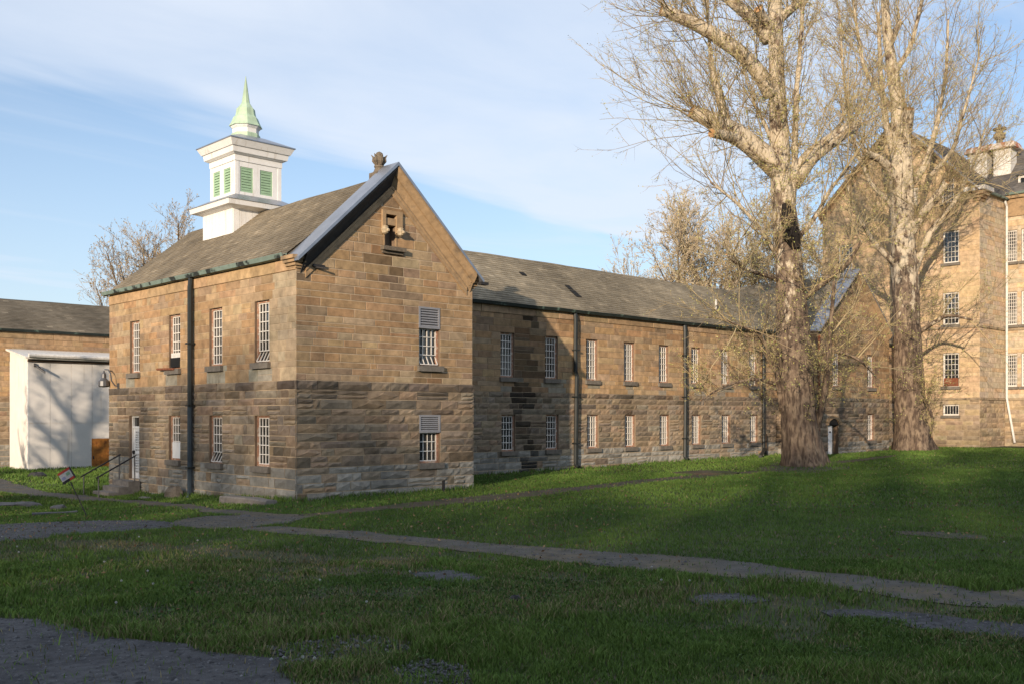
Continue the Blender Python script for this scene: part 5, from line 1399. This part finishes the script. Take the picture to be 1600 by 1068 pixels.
def build_grass():
    r = nrng
    path_y = lambda x: 0
    for k, (y0, y1, dens) in enumerate(((8.5, 13, 2500), (13, 19, 1350), (19, 29, 640), (29, 45, 280), (45, 80, 105))):
        A = (y1 - y0) * ((y0 + y1) / 2 * 1.12 + 5); n = int(A * dens)
        y = r.uniform(y0, y1, n); x = r.uniform(-1, 1, n) * (y1 * .56 + 2.5); q = np.abs(x) < y * .56 + 2.5; x, y = x[q], y[q]
        keep = grass_mask(x, y)
        # worn places
        bald = vnoise(x, y, 1.3, 11) * .6 + vnoise(x, y, .5, 12) * .4
        front = sstep(23, 17, y + x * .28)                       # rough ground on the near side of the path
        keep = np.where(keep > .5, keep * (1 - .75 * front * sstep(.60, .74, bald)), keep)
        q = r.random(len(x)) < keep; x, y, front, bald = x[q], y[q], front[q], bald[q]; n = len(x); z = gz(x, y)
        cl = vnoise(x, y, .45, 14); big = vnoise(x, y, 3.2, 15)
        h = (.045 + .03 * r.random(n)) * (1 - front) + front * (.03 + .17 * np.clip(cl * .7 + big * .45 - .1, 0, 1) ** 2.2 * r.uniform(.4, 1.3, n) + .02 * r.random(n))
        uu = (x - C0[0]) * D2[0] + (y - C0[1]) * D2[1]; vv = (x - C0[0]) * D1[0] + (y - C0[1]) * D1[1]; foot = ((vv > -.4) & (uu > -.4) & (uu < 7.7)) | ((uu > -.4) & (uu < .1) & (vv > -.4)) | ((vv > 5.2) & (uu > 7.5)); h = h * (1 + 2.2 * foot * vnoise(x, y, .7, 45))
        rank = np.exp(-((x - 15.6) ** 2 + (y - 48.2) ** 2) / 1.3); h = h * (1 + 3.0 * rank); edge = np.where(y > 30, 1.25, 1.0); h *= edge
        w = (.0026 + .00032 * y) * r.uniform(.7, 1.4, n) * (1 + .5 * (y > 29))
        th = r.uniform(0, 2 * np.pi, n); ph = r.uniform(0, 2 * np.pi, n); lean = h * r.uniform(.1, 1.0, n)
        dx, dy = np.cos(th) * w, np.sin(th) * w; lx, ly = np.cos(ph) * lean, np.sin(ph) * lean
        base = np.array([.090, .158, .028]); lite = np.array([.142, .212, .040]); straw = np.array([.21, .18, .09]); dark = np.array([.036, .080, .016])
        t = np.clip(big * .75 + (cl - .4) * .5 + r.normal(size=n) * .16, 0, 1)[:, None]; C = dark * (1 - t) + lite * t; C = .5 * C + .5 * base
        st = (sstep(.50, .75, vnoise(x, y, 2.1, 16)) * .30 * front + .03 + .18 * front * sstep(.5, .7, bald))
        for P, kk in THIN[2:]: st = np.where(inpoly(x, y, P), .75, st)
        s_ = (r.random(n) < st)[:, None]; mud = (vnoise(x, y, 6.5, 17) * .6 + vnoise(x, y, 1.1, 19) * .4)[:, None]; C = C * (.72 + .56 * mud); C = np.where(s_, straw * r.uniform(.6, 1.2, (n, 1)), C) * r.uniform(.8, 1.2, (n, 1))
        b0 = np.stack([x - dx, y - dy, z - .01], 1); b1 = np.stack([x + dx, y + dy, z - .01], 1)
        tip = np.stack([x + lx, y + ly, z + h], 1)
        if y1 < 20:
            m0 = np.stack([x - dx * .7 + lx * .35, y - dy * .7 + ly * .35, z + h * .6], 1); m1 = np.stack([x + dx * .7 + lx * .35, y + dy * .7 + ly * .35, z + h * .6], 1)
            V = np.stack([b0, b1, m1, m0, tip], 1).reshape(-1, 3); i = np.arange(n)[:, None] * 5; T = np.concatenate([i + [[0, 1, 2]], i + [[0, 2, 3]], i + [[3, 2, 4]]]); Cv = np.repeat(C, 5, 0)
        else:
            V = np.stack([b0, b1, tip], 1).reshape(-1, 3); T = np.arange(3 * n).reshape(-1, 3); Cv = np.repeat(C, 3, 0)
        tag(obj('lawn_grass', np_mesh('lawn_grass', V, T, M_GRASS, Cv)), kind='stuff')
    # broad-leaved weeds and clover near the viewer
    n = 26000; y = r.uniform(8.5, 17, n); x = r.uniform(-1, 1, n) * (y * .56 + 2); k = (grass_mask(x, y) > .5) & (vnoise(x, y, 1.6, 18) > .52); x, y = x[k], y[k]
    pts = np.stack([x, y, gz(x, y) + r.uniform(.02, .07, len(x))], 1); leaf_quads(pts, .024, M_GRASS, 'ground_weeds', None, [(.05, .10, .025), (.07, .12, .03), (.04, .075, .02)], 4)


build_grass()


def build_pebbles():
    r = nrng; X, Y = [], []
    for P, k in POLYS:
        P_ = np.array(P); x0, y0 = P_.min(0); x1, y1 = P_.max(0); n = int((x1 - x0) * (y1 - y0) * (140 if y0 < 13 else 80 if k < .02 or k > .025 else 26)); n = min(n, 9000)
        x = r.uniform(x0, x1, n); y = r.uniform(y0, y1, n); k_ = inpoly(x, y, P) & (y > 8.5); X.append(x[k_]); Y.append(y[k_])
    for P, k in THIN[:2]:
        P_ = np.array(P); x = r.uniform(P_[:, 0].min(), P_[:, 0].max(), 900); y = r.uniform(P_[:, 1].min(), P_[:, 1].max(), 900); k_ = inpoly(x, y, P); X.append(x[k_]); Y.append(y[k_])
    x = np.concatenate(X); y = np.concatenate(Y); n = len(x); z = gz(x, y) + .012; s = r.gamma(2.2, .0062, n) + .006; s = np.minimum(s, .05)
    oct_ = np.array([(1, 0, 0), (0, 1, 0), (-1, 0, 0), (0, -1, 0), (0, 0, .7), (0, 0, -.5)], float); F_ = np.array([(0, 1, 4), (1, 2, 4), (2, 3, 4), (3, 0, 4), (1, 0, 5), (2, 1, 5), (3, 2, 5), (0, 3, 5)])
    V = np.stack([x, y, z], 1)[:, None] + oct_[None] * s[:, None, None] * r.uniform(.6, 1.3, (n, 6, 1)); T = (F_[None] + np.arange(n)[:, None, None] * 6).reshape(-1, 3)
    g = r.uniform(.05, .13, (n, 1)) * (1 + .6 * (r.random((n, 1)) < .03)); C = g * np.array([[1.0, .99, 1.04]]); tag(obj('gravel', np_mesh('gravel', V.reshape(-1, 3), T, M_PEBBLE, np.repeat(C, 6, 0))), kind='stuff')


build_pebbles()
r_ = np.random.default_rng(21); n_ = 5200; y_ = r_.gamma(4, 8, n_) + 9; x_ = r_.uniform(-.55, .6, n_) * y_; q_ = (y_ < 66) & (grass_mask(x_, y_) > 0) & (vnoise(x_, y_, 5, 44) > .38); x_, y_ = x_[q_], y_[q_]
leaf_quads(np.stack([x_, y_, gz(x_, y_) + .035 + .03 * r_.random(len(x_))], 1), .04, M_BUD, 'leaf_litter', None, [(.17, .10, .05), (.22, .15, .08), (.11, .07, .04)], 6)

M_PUFF = mat('dandelion_down', (.42, .42, .39), rough=.9, var=.15, vscale=60); M_STEM = mat('dandelion_stem', (.10, .14, .05), var=.2)
PUFFS = [(217, 842), (309, 848), (27, 858), (158, 858), (29, 867), (163, 883), (231, 898), (190, 914), (239, 919), (181, 950), (573, 949), (492, 1042), (473, 1040), (1018, 892), (1033, 913), (1078, 914), (1569, 850), (356, 826), (3, 842), (640, 899), (500, 913)]
me_p = None
for i, (px, py) in enumerate(PUFFS):
    gx, gy = ground_px(px, py + 6)
    t = thing('dandelion_clock', 'white dandelion clock on a thin stem in the rough grass', 'dandelion', (gx, gy, gzf(gx, gy)), i * 1.3, 'dandelion clocks in the grass')
    if me_p is None:
        m = MB(); rr = random.Random(3)
        for k in range(70):
            z_ = rr.uniform(-1, 1); a = rr.uniform(0, 6.28); q = math.sqrt(1 - z_ * z_); d = Vector((q * math.cos(a), q * math.sin(a), z_)); e = d.orthogonal().normalized(); f = d.cross(e)
            p = d * .019; m.add([p + e * .004, p - e * .002 + f * .0035, p - e * .002 - f * .0035, d * .004], [(0, 1, 2), (0, 1, 3), (1, 2, 3), (2, 0, 3)])
        me_p = m.mesh('seed_head', M_PUFF); m = MB(); m.tube([(0, 0, -.02), (.006, 0, .07), (.0, .004, .14)], .0025, 5); me_s = m.mesh('stem', M_STEM)
    obj('stem', me_s, t); obj('seed_head', me_p, t, (0, .004, .145))
